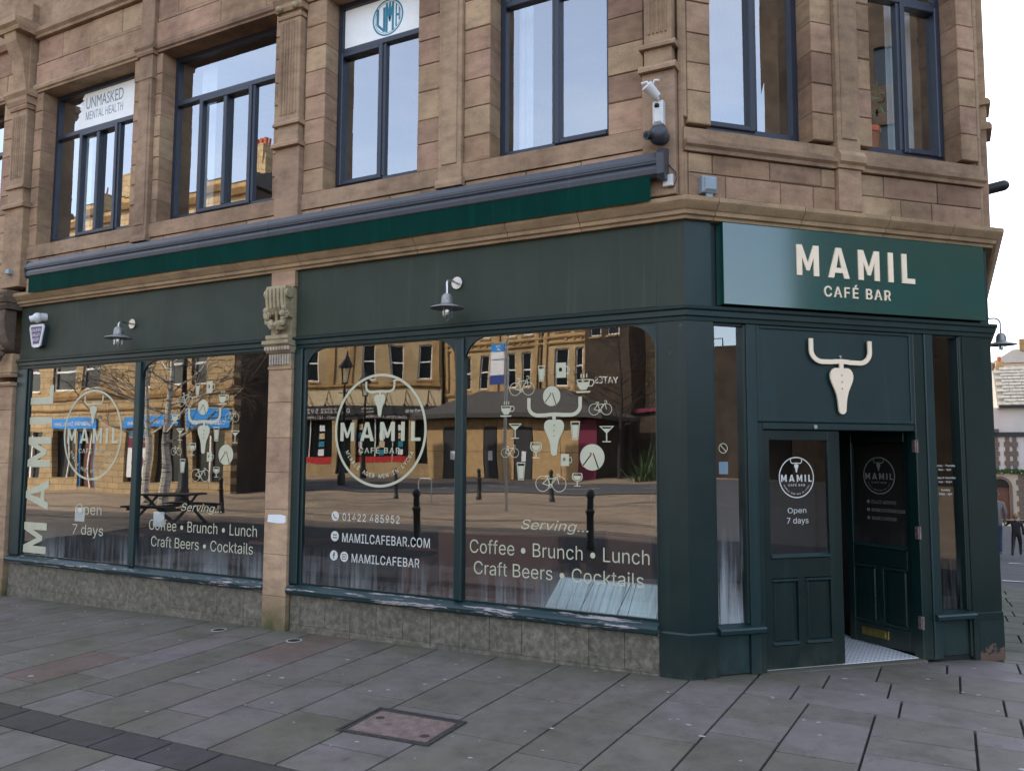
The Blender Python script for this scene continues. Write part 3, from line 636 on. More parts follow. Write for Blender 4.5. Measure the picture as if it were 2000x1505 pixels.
# second floor, rear and roof (shell that carries the shadow)
sh = MB(); sh.box(-16, -.02, .02, .3, 7.54, 10.6); sh.build('upper_wall', 'stone_dress', bld)
MB(tfB).box(0.01, 3.12, .02, .3, 7.39, 10.6).build('upper_wall', 'stone_dress', bld)
MB(tfC).box(0.01, 6.8, .02, .3, 7.39, 10.6).build('upper_wall', 'stone_dress', bld)
MB().box(-16, CX - .05, 8.8, 9.0, -1, 10.6).build('rear_wall', 'stone_dress', bld)
MB().box(-16.2, -16, 0, 9.0, -1, 10.6).build('side_wall', 'stone_dress', bld)
MB().add([(-16.2, -.1, 10.6), (0.05, -.1, 10.6), (CX + .1, CX - .1, 10.6), (CX + .1, 9, 10.6), (-16.2, 9, 10.6), (-16.2, -.1, 10.8), (0.05, -.1, 10.8), (CX + .1, CX - .1, 10.8), (CX + .1, 9, 10.8), (-16.2, 9, 10.8)],
         [(0, 1, 2, 3, 4), (5, 6, 7, 8, 9), (0, 1, 6, 5), (1, 2, 7, 6), (2, 3, 8, 7), (3, 4, 9, 8), (4, 0, 5, 9)]).build('roof', 'stone_dress', bld)
MB().box(-16, -9.75, .05, .3, -1, 4.0).build('side_wall', 'stone_dress', bld)
MB().box(-16, -11.6, .02, .3, 4.0, 7.54).build('upper_wall', 'stone_dress', bld)
def floorpoly(z0, z1, name, mat, ins=.28, yb=8.8):
    P = [(-15.9, ins), (-ins * .42, ins), (CX - ins, CX + ins * .42), (CX - ins, yb), (-15.9, yb)]; n = 5
    MB().add([(*p, z0) for p in P] + [(*p, z1) for p in P], [tuple(range(n)), tuple(range(2 * n - 1, n - 1, -1))] + [(i, (i + 1) % n, n + (i + 1) % n, n + i) for i in range(n)]).build(name, mat, bld)
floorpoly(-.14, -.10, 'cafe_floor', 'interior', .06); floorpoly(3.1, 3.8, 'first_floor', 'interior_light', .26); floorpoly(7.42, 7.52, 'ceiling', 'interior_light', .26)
MB().box(-9.6, -9.5, .25, 8.8, 3.8, 7.42).build('partition', 'interior_light', bld)
for x in (-4.45, -.3): MB().box(x - .05, x + .05, .26, 4.2, 3.8, 7.42).build('partition', 'interior_light', bld)
MB().box(-15.9, CX - .3, 4.2, 4.3, 3.8, 7.42).build('partition', 'interior_light', bld)
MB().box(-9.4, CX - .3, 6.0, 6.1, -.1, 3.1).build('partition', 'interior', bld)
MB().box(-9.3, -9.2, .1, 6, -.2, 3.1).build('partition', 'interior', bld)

nb = thing('street_shade_mass', 'unseen stone mass added behind the cafe building to shade the side street', 'building', (-7, 25, 0))  # unseen mass added so its shadow covers the side street
MB().box(-16, CX - .02, 9.02, 42, -3, 10.6).build('wall', 'stone_dress', nb); MB().box(-16.1, CX + .02, 9.02, 42.1, 10.6, 10.8).build('roof', 'slate', nb)
nb = thing('neighbour_building', 'neighbouring stone building carrying on the square frontage to the left', 'building', (-30, 4, 0))
MB().box(-46, -16.22, .0, 9, -1.2, 10.6).build('wall', 'stone_dress', nb); MB().box(-46.1, -16.22, -.1, 9.1, 10.6, 10.8).build('roof', 'slate', nb)
for i_ in range(8):
    for z_ in (1.0, 4.6, 7.9): MB().box(-44.5 + i_ * 3.5, -43.1 + i_ * 3.5, -.04, .05, z_, z_ + 2.0).build('window', 'pane_dark', nb)
# upstairs windows
def window(tf, u0, u1, trans, mull, casement, w=.2, z0=4.56, z1=6.62, pane_mat='upper_glass', curtain=None):
    """mull: list of mullion centres below the transom; casement: (ua,ub) opening light"""
    wd = MB(tf); F = .055
    wd.box(u0, u0 + F, w, w + .07, z0, z1); wd.box(u1 - F, u1, w, w + .07, z0, z1); wd.box(u0 + F, u1 - F, w, w + .07, z0, z0 + F); wd.box(u0 + F, u1 - F, w, w + .07, z1 - F, z1)
    wd = wd.build('window', 'frame', bld)
    MB(tf).cbox(u0 + F, u1 - F, w - .008, w + .068, trans - .035, trans + .035, .01).build('transom', 'frame', wd)
    for m in mull: MB(tf).cbox(m - .032, m + .032, w - .006, w + .066, z0 + F, trans - .035, .01).build('mullion', 'frame', wd)
    a, b, mids = casement; f = .05; W = w - .025
    c = MB(tf); za, zb = z0 + F - .02, trans - .025
    for bx in ((a, a + f, za, zb), (b - f, b, za, zb), (a + f, b - f, za, za + f), (a + f, b - f, zb - f, zb)): c.cbox(bx[0], bx[1], W, w + .05, bx[2], bx[3], .008)
    for m in mids: c.cbox(m - .028, m + .028, W, w + .05, za + f, zb - f, .008)
    c.build('casement', 'frame', wd)
    MB(tf).add([(u0 + F, w + .035, trans), (u1 - F, w + .035, trans), (u1 - F, w + .035, z1 - F), (u0 + F, w + .035, z1 - F)], [(0, 1, 2, 3)]).build('pane', pane_mat, wd)
    edges = sorted([u0 + F, u1 - F] + list(mull) + list(mids))
    for k, (p, q) in enumerate(zip(edges[:-1], edges[1:])):
        j = .002 * ((k % 2) * 2 - 1)
        MB(tf).add([(p, w + .035 - j, z0 + F), (q, w + .035 + j, z0 + F), (q, w + .037 + j, trans - .03), (p, w + .036 - j, trans - .03)], [(0, 1, 2, 3)]).build('pane', pane_mat, wd)
    if curtain:
        for ca, cb in curtain:
            n = 12; mb = MB(tf); P = [(ca + (cb - ca) * i / n, w + .28 + .02 * math.sin(i * 1.9)) for i in range(n + 1)]
            mb.add([(p[0], p[1], z0) for p in P] + [(p[0], p[1], z1) for p in P], [(i, i + 1, n + 2 + i, n + 1 + i) for i in range(n)]); mb.build('curtain', 'blind', wd)
    return wd
W1 = window(tfA, -8.83, -6.96, 6.03, [-8.27, -7.50], (-8.27, -7.50, [-7.885]), curtain=[(-8.72, -8.40)])
W2 = window(tfA, -6.45, -4.59, 6.03, [-5.98, -5.12], (-5.98, -5.12, [-5.55]), curtain=[(-6.3, -6.02)])
W3 = window(tfA, -3.86, -2.67, 6.08, [-3.25], (-3.83, -3.25, []), curtain=[])
W4 = window(tfA, -1.84, -.66, 6.08, [-1.26], (-1.26, -.69, []), curtain=[(-1.78, -1.62)])
W5 = window(tfB, .27, 1.27, 6.08, [.815], (.30, .815, []), z0=4.545)
W6 = window(tfB, 1.90, 2.90, 6.08, [2.42], (2.42, 2.87, []), z0=4.545, curtain=[(2.5, 2.8)])
W0 = window(tfA, -11.6, -9.72, 6.03, [-11.0, -10.3], (-11.0, -10.3, []))
for u0, u1 in ((-8.83, -6.96), (-6.45, -4.59)):
    MB(tfA).box(u0, u1, .2, .25, 7.54, 9.3).build('window', 'frame', bld)
# poster behind the top light of the first window (torn left edge)
pl = [(-8.43, 6.08), (-6.99, 6.08), (-6.99, 6.56), (-8.28, 6.56), (-8.33, 6.50), (-8.29, 6.47), (-8.37, 6.45), (-8.32, 6.40), (-8.38, 6.38), (-8.34, 6.33), (-8.40, 6.30), (-8.36, 6.22), (-8.42, 6.2)]
shape([pl], tfA, .2330, 'poster_white', W1, 'poster', .001)
text('UNMASKED', tfA, -8.24, -7.48, 6.34, 6.50, .2315, 'slate_text', W1); text('MENTAL HEALTH', tfA, -8.24, -7.48, 6.19, 6.30, .2315, 'slate_text', W1)
MB(tfA).box(-3.80, -2.73, .2325, .2335, 6.118, 6.562).build('poster', 'poster_white', W3)
cx_, cz_ = -3.227, 6.345
shape(ring(cx_, cz_, .20, .20, .018, 48), tfA, .2315, 'teal_logo', W3, 'logo'); shape(ring(cx_, cz_, .172, .172, .006, 48), tfA, .2315, 'teal_logo', W3, 'logo')
for x0, x1, zz0, zz1 in ((-.150, -.115, -.06, .12), (-.062, -.03, -.15, .12), (-.028, .0, -.16, .16), (.012, .04, -.05, .16), (.052, .08, -.16, .16), (.100, .118, -.12, .12), (.140, .156, -.06, .08)):
    MB(tfA).box(cx_ + x0, cx_ + x1, .2310, .2318, cz_ + zz0, cz_ + zz1).build('logo', 'teal_logo', W3)
for a, b in (((-.132, -.06), (-.045, -.14)), ((-.014, .14), (.026, -.03)), ((.026, -.03), (.066, .14)), ((.109, .0), (.148, .0))):
    shape([bar((cx_ + a[0], cz_ + a[1]), (cx_ + b[0], cz_ + b[1]), .026)], tfA, .2306, 'teal_logo', W3, 'logo')
# ------------------------------------------------------------------ ground floor pilaster between the two shopfronts
pz = [-.09, .29, .71, 1.17, 1.55, 1.91, 2.28, 2.625]
ps = thing('stone_pilaster', 'carved stone pilaster with fruit garland bracket between the two shop windows', 'pilaster', (-4.33, 0, -.06))
for a, b in zip(pz[:-1], pz[1:]): MB(tfA).cbox(-4.485, -4.165, -.065, .12, a + .0015, b - .0015, .004).build('shaft_stone', 'stone_shaft', ps)
mould(tfA, -4.485, -4.165, [(.0, 2.627), (.075, 2.627), (.078, 2.66), (.0, 2.66)], 'necking', 'stone_shaft', parent=ps)
nk = MB(tfA).cbox(-4.48, -4.17, -.07, .1, 2.66, 2.80, .004).build('fluted_neck', 'stone_carved', ps)
for i in range(8): MB(tfA).cbox(-4.468 + i * .0365, -4.445 + i * .0365, -.088, -.07, 2.675, 2.785, .006).build('flute', 'white_stone' if 'white_stone' in M else M.setdefault('white_stone', stone_mat('limewashed carved stone', [(.55, .48, .40), (.6, .52, .45)], .4, .4)), nk)
mould(tfA, -4.50, -4.15, [(.0, 2.80), (.09, 2.80), (.125, 2.84), (.125, 2.87), (.0, 2.87)], 'egg_band', 'stone_carved', parent=ps)
for i in range(9): MB(tfA).ball((-4.485 + i * .04, -.118, 2.842), .017, 8, 5, 1.4).build('egg', 'white_stone', ps, True)
mould(tfA, -4.51, -4.14, [(.0, 2.872), (.13, 2.872), (.155, 2.89), (.155, 2.925), (.0, 2.925)], 'abacus', 'stone_carved', parent=ps)
mould(tfA, -4.48, -4.17, [(.0, 2.927), (.11, 2.927), (.13, 2.95), (.13, 2.985), (.0, 2.985)], 'abacus', 'stone_carved', parent=ps)
MB(tfA).box(-4.47, -4.18, -.06, .1, 2.985, 3.50).build('bracket_core', 'stone_carved', ps)
br_ = MB(tfA); br_.prof([(-.06, 3.50), (-.155, 3.50), (-.165, 3.46), (-.16, 3.38), (-.15, 3.28), (-.12, 3.20), (-.06, 3.16)], -4.46, -4.19); br_ = br_.build('bracket', 'stone_carved', ps)
for i in range(5): MB(tfA).prof([(-.155, 3.475), (-.178, 3.465), (-.178, 3.36), (-.165, 3.27), (-.14, 3.235), (-.12, 3.235)], -4.452 + i * .053, -4.422 + i * .053).build('reed', 'stone_carved', br_)
for u in (-4.475, -4.175):
    MB(tfA).tube([(u - .012, -.12, 3.42), (u + .012, -.12, 3.42)], .05, 14).build('volute', 'stone_carved', br_, True)
    MB(tfA).tube([(u - .018, -.10, 3.20), (u + .018, -.10, 3.20)], .035, 14).build('volute', 'stone_carved', br_, True)
random.seed(11)
gm = MB(tfA)
for i in range(46):
    a = R_(-8 + 196 * i / 45); r = .135 + random.uniform(-.02, .02)
    rr = random.uniform(.018, .036) * (1.15 if 60 < i / 45 * 196 < 130 else 1)
    gm.ball((-4.325 + r * math.cos(a) * .98, -.125 - random.uniform(0, .045), 3.235 - r * math.sin(a) * 1.25), rr, 8, 5)
for i in range(8): gm.ball((-4.325 + random.uniform(-.03, .03), -.10, 3.10 - i * .012), .02, 6, 4)
gm.build('fruit_garland', 'stone_carved', ps, True)
for i in range(7):
    a = R_(180 * i / 6); MB(tfA).ball((-4.325 + .045 * math.cos(a), -.135, 3.215 + .05 * math.sin(a)), .014, 6, 4).build('ribbon_bead', 'stone_carved', ps, True)
MB(tfA).tube([(-4.325, -.14, 3.23), (-4.325, -.12, 3.0)], .016, 6).build('tassel', 'stone_carved', ps, True)
mould(tfA, -4.49, -4.16, [(-.1, 3.502), (.055, 3.502), (.055, 3.67), (-.1, 3.67)], 'bracket_block', 'stone_shaft', parent=ps)
shape([[(-4.44, 1.04), (-4.43, 1.115), (-4.25, 1.12), (-4.19, 1.11), (-4.185, 1.05), (-4.20, 1.035), (-4.30, 1.03)]], tfA, -.0665, 'paper', ps, 'sticker')
# pilaster at the far left edge of the picture
pl_ = thing('stone_pilaster', 'weathered stone pilaster with soot-dark carved capital at the far left edge', 'pilaster', (-9.2, 0, -.13))
for a, b in zip([-.14, .35, .9, 1.6, 2.3], [.35, .9, 1.6, 2.3, 2.62]): MB(tfA).cbox(-9.42, -9.06, -.065, .12, a + .0015, b - .0015, .005).build('shaft_stone', 'stone_shaft', pl_)
M['stone_soot'] = stone_mat('soot stained stone', [(.13, .10, .08), (.20, .15, .11)], .7, .5)
for z in (2.62, 2.74): mould(tfA, -9.44, -9.04, [(0, z), (.09, z), (.11, z + .03), (.11, z + .05), (0, z + .05)], 'necking', 'stone_shaft', parent=pl_)
MB(tfA).cbox(-9.40, -9.08, -.08, .1, 2.80, 3.05, .005).build('bracket_core', 'stone_shaft', pl_)
MB(tfA).prof([(-.05, 3.62), (-.20, 3.62), (-.21, 3.5), (-.18, 3.3), (-.14, 3.2), (-.06, 3.1)], -9.40, -9.08).build('bracket', 'stone_soot', pl_)
gm = MB(tfA)
for i in range(26): gm.ball((-9.24 + random.uniform(-.12, .12), -.15 - random.uniform(0, .04), 3.02 + random.uniform(-.08, .14)), random.uniform(.02, .04), 7, 5)
gm.build('fruit_garland', 'stone_soot', pl_, True)
for z, e in ((3.63, .20), (3.72, .24), (3.80, .20)): mould(tfA, -9.46, -9.02, [(0, z), (e, z), (e + .03, z + .05), (e + .03, z + .08), (0, z + .08)], 'abacus', 'stone_soot', parent=pl_)
for z0_, z1_ in ((-.14, .4), (.4, 1.2), (1.2, 2.0), (2.0, 2.8)): MB(tfA).cbox(-9.78, -9.44, -.02, .2, z0_, z1_ - .003, .006).build('jamb_stone', 'stone_shaft', pl_)

# ------------------------------------------------------------------ timber shopfronts
LEDGE = [(-.02, 2.842), (.022, 2.842), (.026, 2.872), (.044, 2.882), (.046, 2.922), (.066, 2.934), (.07, 2.958), (-.02, 2.968)]
SILL = [(-.05, .318), (.055, .322), (.075, .338), (.08, .372), (.07, .392), (-.002, .424), (-.05, .424)]
def corner_piece(tf, u, z, r, su, w, parent, mat):        # concave spandrel filling a top corner
    pts = [(u, z)] + [(u + su * (r - r * math.cos(R_(a))), z - r + r * math.sin(R_(a))) for a in range(0, 91, 10)]
    MB(tf).prism(pts, w, w + .03).build('arched_corner', mat, parent)
def shopfront(name, label, x0, x1, g0, g1, mull, joints, low, corners):
    s = thing(name, label, 'shopfront', ((x0 + x1) / 2, 0, 0), 'green timber shopfronts')
    MB(tfA).cbox(x0, x1, -.012, .05, 2.97, 3.668, .003).build('fascia_board', 'fascia', s)
    mould(tfA, x0, x1, LEDGE, 'ledge_moulding', 'green_frame', parent=s)
    MB(tfA).box(x0, x1, -.004, .06, 2.828, 2.841).build('head_rail', 'green', s)
    if g0 - x0 > .05: 
        MB(tfA).cbox(x0, g0 - .035, -.035, .05, .425, 2.84, .008).build('jamb', 'green_frame', s); MB(tfA).cbox(g0 - .033, g0, -.012, .05, .425, 2.827, .006).build('jamb', 'green', s)
    if x1 - g1 > .005: MB(tfA).cbox(g1, x1, -.02, .05, .425, 2.84, .004).build('jamb', 'green', s)
    MB(tfA).cbox(mull[0], mull[1], -.035, .05, .425, 2.827, .012).build('mullion', 'green_frame', s)
    mould(tfA, x0, x1, SILL, 'window_sill', 'sill', parent=s)
    panes = []
    for a, b in ((g0, mull[0]), (mull[1], g1)):
        panes.append(MB(tfA).add([(a, .012, .424), (b, .012, .424), (b, .012, 2.83), (a, .012, 2.83)], [(0, 1, 2, 3)]).build('pane', 'shop_glass', s))
        MB(tfA).box(a, b, -.006, .03, .424, .440).build('glazing_bead', 'green', s)
    for u, su in corners: corner_piece(tfA, u, 2.828, .24, su, -.003, s, 'green_frame')
    split = .017
    for a, b in zip(joints[:-1], joints[1:]): MB(tfA).cbox(a + .002, b - .002, -.012, .04, split + .003, .316, .002).build('tile', 'tile', s)
    for a, b in zip(low[:-1], low[1:]): MB(tfA).cbox(a + .002, b - .002, -.012, .04, min(gz(a, 0), gz(b, 0)) - .03, split, .002).build('tile', 'tile', s)
    MB(tfA).box(x0, x1, -.006, .045, -.2, .32).build('tile_backing', 'dark', s)
    return s, panes
SL, PL = shopfront('timber_shopfront', 'left green timber shopfront with vertical lettering and two sticky papers on its panes', -9.02, -4.49, -8.775, -4.497, (-6.668, -6.578),
                   [-9.02, -8.35, -7.604, -6.671, -5.95, -5.2, -4.795, -4.49], [-9.02, -8.3, -7.2, -6.056, -5.421, -4.795, -4.49], [(-6.578, 1)])
SR, PR = shopfront('timber_shopfront', 'right green timber shopfront with the phone number and the wide Serving lettering', -4.16, -.236, -4.018, -.252, (-2.177, -2.092),
                   [-4.15, -4.012, -3.689, -3.371, -3.053, -2.74, -2.43, -2.118, -1.803, -1.48, -1.161, -.851, -.536, -.24], [-4.15, -4.0, -3.371, -2.43, -2.118, -1.161, -.93, -.851, -.4, -.24],
                   [(-4.018, 1), (-2.177, -1), (-2.092, 1), (-.252, -1)])

# window lettering ---------------------------------------------------
VW = .0095
def arc_text(s, tf, cx, cz, r, a0, a1, h, w, mat, parent):
    n = len(s)
    for i, ch in enumerate(s):
        if ch == ' ': continue
        a = R_(a0 + (a1 - a0) * (i + .5) / n); rot = a - R_(270)
        vs, fs, x0, x1, y0, y1 = text_geo(ch, .01); k = h / .7
        def xf(x, y):
            x = (x - (x0 + x1) / 2) * k * .95; y = (y - .35) * k
            return (cx + r * math.cos(a) + x * math.cos(rot) - y * math.sin(rot), cz + r * math.sin(a) + x * math.sin(rot) + y * math.cos(rot))
        flat_decal(vs, fs, tf, w, .0006, xf).build('letter', mat, parent)
def logo(tf, cx, cz, R, w, mat, parent):
    k = R / .557
    shape(ring(cx, cz, R, R, .026 * k, 64), tf, w, mat, parent, 'logo_ring')
    mamil(tf, lambda x, y: (cx + (-.487 + .974 * x) * k, cz + (-.105 + .185 * y) * k), w, mat, parent)
    text('CAFÉ BAR', tf, cx - .25 * k, cx + .25 * k, cz - .225 * k, cz - .155 * k, w, mat, parent, bold=.008)
    emblem(tf, cx - .185 * k, cx + .185 * k, cz + .135 * k, cz + .485 * k, w, mat, parent, .0006)
    arc_text('MIDDLE AGED MEN IN LYCRA', tf, cx, cz, R * .79, 207, 333, .055 * k, w, mat, parent)
def serving(tf, du, parent, mat):
    text('Serving...', tf, -1.50 + du, -.86 + du, 1.075, 1.185, VW, mat, parent, shear=.28, bold=-.004)
    text('Coffee • Brunch • Lunch', tf, -2.025 + du, -.325 + du, .862, .985, VW, mat, parent, bold=-.004)
    text('Craft Beers • Cocktails', tf, -1.98 + du, -.375 + du, .675, .795, VW, mat, parent, bold=-.004)
def icon(kind, a, b, tf, w, mat, parent, nm='vinyl_icon'):   # a = (u0,ztop), b=(u1,zbot)
    u0, z1 = a; u1, z0 = b; W = u1 - u0; H = z1 - z0
    X = lambda x: u0 + W * x; Z = lambda z: z0 + H * z; P = lambda L: [(X(x), Z(z)) for x, z in L]
    k = [0]
    def sh_(loops): k[0] += 1; shape(loops, tf, w - .0002 * k[0], mat, parent, nm, .0004)
    if kind == 'bike':
        r = .235 * W; t = .014 * W + .002; c1 = (X(.0) + r, z0 + r); c2 = (X(1) - r, z0 + r)
        sh_(ring(*c1, r, r, t, 28)); sh_(ring(*c2, r, r, t, 28))
        bb = (X(.48), z0 + r * .75); st = (X(.38), Z(.86)); hd = (X(.70), Z(.88)); tb = (X(.40), Z(.74)); th = (X(.685), Z(.76))
        for p, q in ((c1, bb), (c1, tb), (bb, st), (tb, th), (bb, th), (c2, hd)): sh_([bar(p, q, t * 1.25)])
        sh_([bar((X(.31), Z(.88)), (X(.45), Z(.88)), t * 1.8)]); sh_([ribbon([(X(.68), Z(.98)), (X(.76), Z(.98)), (X(.79), Z(.9)), (X(.77), Z(.83))], t * 1.3)]); sh_(ring(*bb, r * .28, r * .28, t, 14))
    elif kind == 'pint':
        o = P([(0, 1), (1, 1), (.82, 0), (.18, 0)]); i = P([(.10, .94), (.90, .94), (.75, .05), (.25, .05)]); sh_([o, i]); sh_([P([(.16, .80), (.84, .80), (.72, .09), (.28, .09)])])
    elif kind == 'mug':
        sh_([P([(0, 1), (.72, 1), (.72, 0), (0, 0)]), P([(.20, .42), (.42, .42), (.42, .62), (.31, .74), (.20, .62)])]); sh_([ribbon(P([(.72, .72), (.90, .72), (.98, .5), (.90, .28), (.72, .28)]), .07 * W)])
    elif kind == 'cup':
        sh_([P([(.06, .66), (.76, .66), (.72, .36), (.56, .14), (.26, .14), (.10, .36)]), P([(.12, .62), (.70, .62), (.68, .52), (.14, .52)])]); sh_([ribbon(P([(.74, .62), (.92, .62), (.98, .48), (.88, .32), (.70, .32)]), .055 * W)]); sh_([P([(.0, .08), (.80, .08), (.74, 0), (.06, 0)])])
        for x in (.26, .41, .56): sh_([P([(x, .74), (x + .06, .74), (x + .06, .96), (x, .9)])])
    elif kind == 'plate':
        cx, cz = X(.5), Z(.5); r = W / 2; rz = H / 2
        sh_([ell(cx, cz, r, rz, 44), ribbon(P([(.47, .62), (.10, .16)]), .05 * W), ribbon(P([(.54, .66), (.76, .06)]), .05 * W), ell(X(.44), Z(.64), .04 * W, .04 * W, 10)])
    elif kind == 'mart':
        sh_([P([(0, 1), (1, 1), (.5, .52)]), P([(.14, .94), (.86, .94), (.5, .60)])]); sh_([P([(.24, .84), (.76, .84), (.5, .60)])]); sh_([P([(.46, .55), (.54, .55), (.54, .06), (.46, .06)])]); sh_([P([(.22, .06), (.78, .06), (.78, 0), (.22, 0)])])
    elif kind == 'wine':
        g = [(.06, 1), (.94, 1)] + [(.5 + .5 * math.cos(R_(a_)), .70 + .34 * math.sin(R_(a_))) for a_ in range(0, -181, -20)]
        g2 = [(.14, .95), (.86, .95)] + [(.5 + .40 * math.cos(R_(a_)), .70 + .28 * math.sin(R_(a_))) for a_ in range(0, -181, -20)]
        g3 = [(.16, .80), (.84, .80)] + [(.5 + .33 * math.cos(R_(a_)), .70 + .23 * math.sin(R_(a_))) for a_ in range(0, -181, -20)]
        sh_([P(g), P(g2)]); sh_([P(g3)]); sh_([P([(.45, .38), (.55, .38), (.55, .06), (.45, .06)])]); sh_([P([(.2, .06), (.8, .06), (.8, 0), (.2, 0)])])
ICONS = [('bike', (-1.624, 2.448), (-1.371, 2.274)), ('pint', (-1.339, 2.534), (-1.265, 2.393)), ('mug', (-1.159, 2.551), (-1.028, 2.419)), ('cup', (-.974, 2.457), (-.80, 2.281)), ('plate', (-1.288, 2.348), (-1.120, 2.174)),
         ('cup', (-1.718, 2.237), (-1.569, 2.088)), ('bike', (-.854, 2.209), (-.642, 2.086)), ('mart', (-1.631, 2.026), (-1.496, 1.891)), ('mart', (-.759, 1.994), (-.623, 1.858)), ('pint', (-1.025, 2.038), (-.935, 1.879)),
         ('bike', (-1.706, 1.835), (-1.525, 1.722)), ('wine', (-1.414, 1.860), (-1.296, 1.719)), ('plate', (-.935, 1.842), (-.711, 1.619)), ('pint', (-1.547, 1.681), (-1.460, 1.525)), ('mug', (-1.117, 1.757), (-1.008, 1.655)),
         ('wine', (-1.011, 1.595), (-.911, 1.482)), ('bike', (-1.36, 1.582), (-1.063, 1.429))]
for du, pane in ((0, PR[1]), (-4.335, PL[1])):
    serving(tfA, du, pane, 'vinyl')
    for k, a, b in ICONS: icon(k, (a[0] + du, a[1]), (b[0] + du, b[1]), tfA, VW, 'vinyl', pane)
    emblem(tfA, -1.445 + du, -.915 + du, 1.74, 2.25, VW, 'vinyl', pane, .0006, 'vinyl_emblem')
logo(tfA, -3.07, 1.98, .557, VW, 'vinyl', PR[0]); logo(tfA, -7.468, 1.965, .557, VW, 'vinyl', PL[0])
# big name running up the left edge
mamil(tfA, lambda x, y: (-8.285 - .475 * y, .462 + 2.145 * x), VW, 'vinyl', PL[0])
text('Open', tfA, -7.715, -7.225, .955, 1.115, VW, 'vinyl', PL[0], bold=-.004); text('7 days', tfA, -7.765, -7.18, .71, .865, VW, 'vinyl', PL[0], bold=-.004)
for du, sc in ((-7.66, 1), (-6.22, 1)):
    n = MB(tfA).box(du - .085 * sc, du + .10 * sc, .020, .021, .90, 1.07).build('taped_paper', 'paper', PL[0] if du < -7 else PL[1])
# contact lines
wv = 'vinyl_white'
text('01422 485952', tfA, -3.506, -2.811, 1.085, 1.160, VW, wv, PR[0], bold=.0); text('MAMILCAFEBAR.COM', tfA, -3.505, -2.461, .875, .965, VW, wv, PR[0], bold=.004); text('MAMILCAFEBAR', tfA, -3.381, -2.575, .685, .770, VW, wv, PR[0], bold=.004)
def disc_icon(cx, cz, r, kind, tf=tfA, parent=None, w=VW, mat=wv):
    L = [ell(cx, cz, r, r, 28)]
    if kind == 'phone': L += [ribbon([(cx - .45 * r, cz + .45 * r), (cx - .42 * r, cz + .05 * r), (cx - .05 * r, cz - .38 * r), (cx + .45 * r, cz - .45 * r)], .26 * r)]
    if kind == 'globe':
        for i in (-.34, 0, .34): L += [[(cx + i * r - .13 * r, cz + s_ * .12 * r), (cx + i * r + .13 * r, cz + s_ * .12 * r), (cx + i * r + .13 * r, cz + s_ * .42 * r), (cx + i * r - .13 * r, cz + s_ * .42 * r)] for s_ in (1, -1)]
    if kind == 'f': L += [[(cx - .12 * r, cz - .6 * r), (cx - .12 * r, cz + .0 * r), (cx - .3 * r, cz), (cx - .3 * r, cz + .22 * r), (cx - .12 * r, cz + .22 * r), (cx - .1 * r, cz + .5 * r), (cx + .1 * r, cz + .65 * r), (cx + .32 * r, cz + .65 * r), (cx + .32 * r, cz + .42 * r), (cx + .16 * r, cz + .4 * r), (cx + .12 * r, cz + .22 * r), (cx + .3 * r, cz + .22 * r), (cx + .26 * r, cz), (cx + .12 * r, cz), (cx + .12 * r, cz - .6 * r)]]
    if kind == 'cam': q = lambda a: [(cx - a * r, cz - a * r), (cx + a * r, cz - a * r), (cx + a * r, cz + a * r), (cx - a * r, cz + a * r)]; L += [q(.55), q(.42), ell(cx, cz, .27 * r, .27 * r, 14), ell(cx, cz, .14 * r, .14 * r, 10)]
    shape(L, tf, w, mat, parent, 'vinyl_icon')
disc_icon(-3.600, 1.128, .048, 'phone', parent=PR[0]); disc_icon(-3.600, .928, .050, 'globe', parent=PR[0]); disc_icon(-3.607, .738, .050, 'f', parent=PR[0]); disc_icon(-3.475, .733, .050, 'cam', parent=PR[0])

# ------------------------------------------------------------------ entrance on the chamfer
en = thing('corner_entrance', 'dark green timber entrance front with double doors on the chamfered corner', 'entrance', (1.1, 1.1, 0))
def Ep(mb, name, mat, parent=None, **p): return mb.build(name, mat, parent or en, **p)
def cpost(prof, name, mat):
    mould(tfA, -.236, 0, prof, name, mat, 0, E_, en); mould(tfB, 0, .245, prof, name, mat, E_, 0, en)
cpost([(-.10, .358), (.012, .358), (.012, 2.841), (-.10, 2.841)], 'corner_post', 'green')
cpost([(-.10, -.05), (.026, -.05), (.026, .345), (.014, .357), (-.10, .357)], 'post_base', 'green')
mould(tfA, -.236, 0, LEDGE, 'ledge_moulding', 'green_frame', 0, E_, en); mould(tfB, 0, 3.13, LEDGE, 'ledge_moulding', 'green_frame', E_, E_, en); mould(tfC, 0, 6.8, LEDGE, 'ledge_moulding', 'green_frame', E_, 0, en)
mould(tfA, -.236, 0, [(-.05, 2.97), (.012, 2.97), (.012, 3.668), (-.05, 3.668)], 'fascia_board', 'fascia', 0, E_, en)
mould(tfB, 0, .235, [(-.05, 2.97), (.012, 2.97), (.012, 3.668), (-.05, 3.668)], 'fascia_board', 'green_panel', E_, 0, en)
Ep(MB(tfB).box(.235, 3.03, .03, .06, 2.97, 3.668), 'fascia_board', 'green')
mould(tfB, 3.03, 3.13, [(-.05, 2.97), (.0, 2.97), (.0, 3.668), (-.05, 3.668)], 'fascia_board', 'green_panel', 0, E_, en); mould(tfC, 0, 6.8, [(-.05, 2.97), (.0, 2.97), (.0, 3.668), (-.05, 3.668)], 'fascia_board', 'green_panel', E_, 0, en)
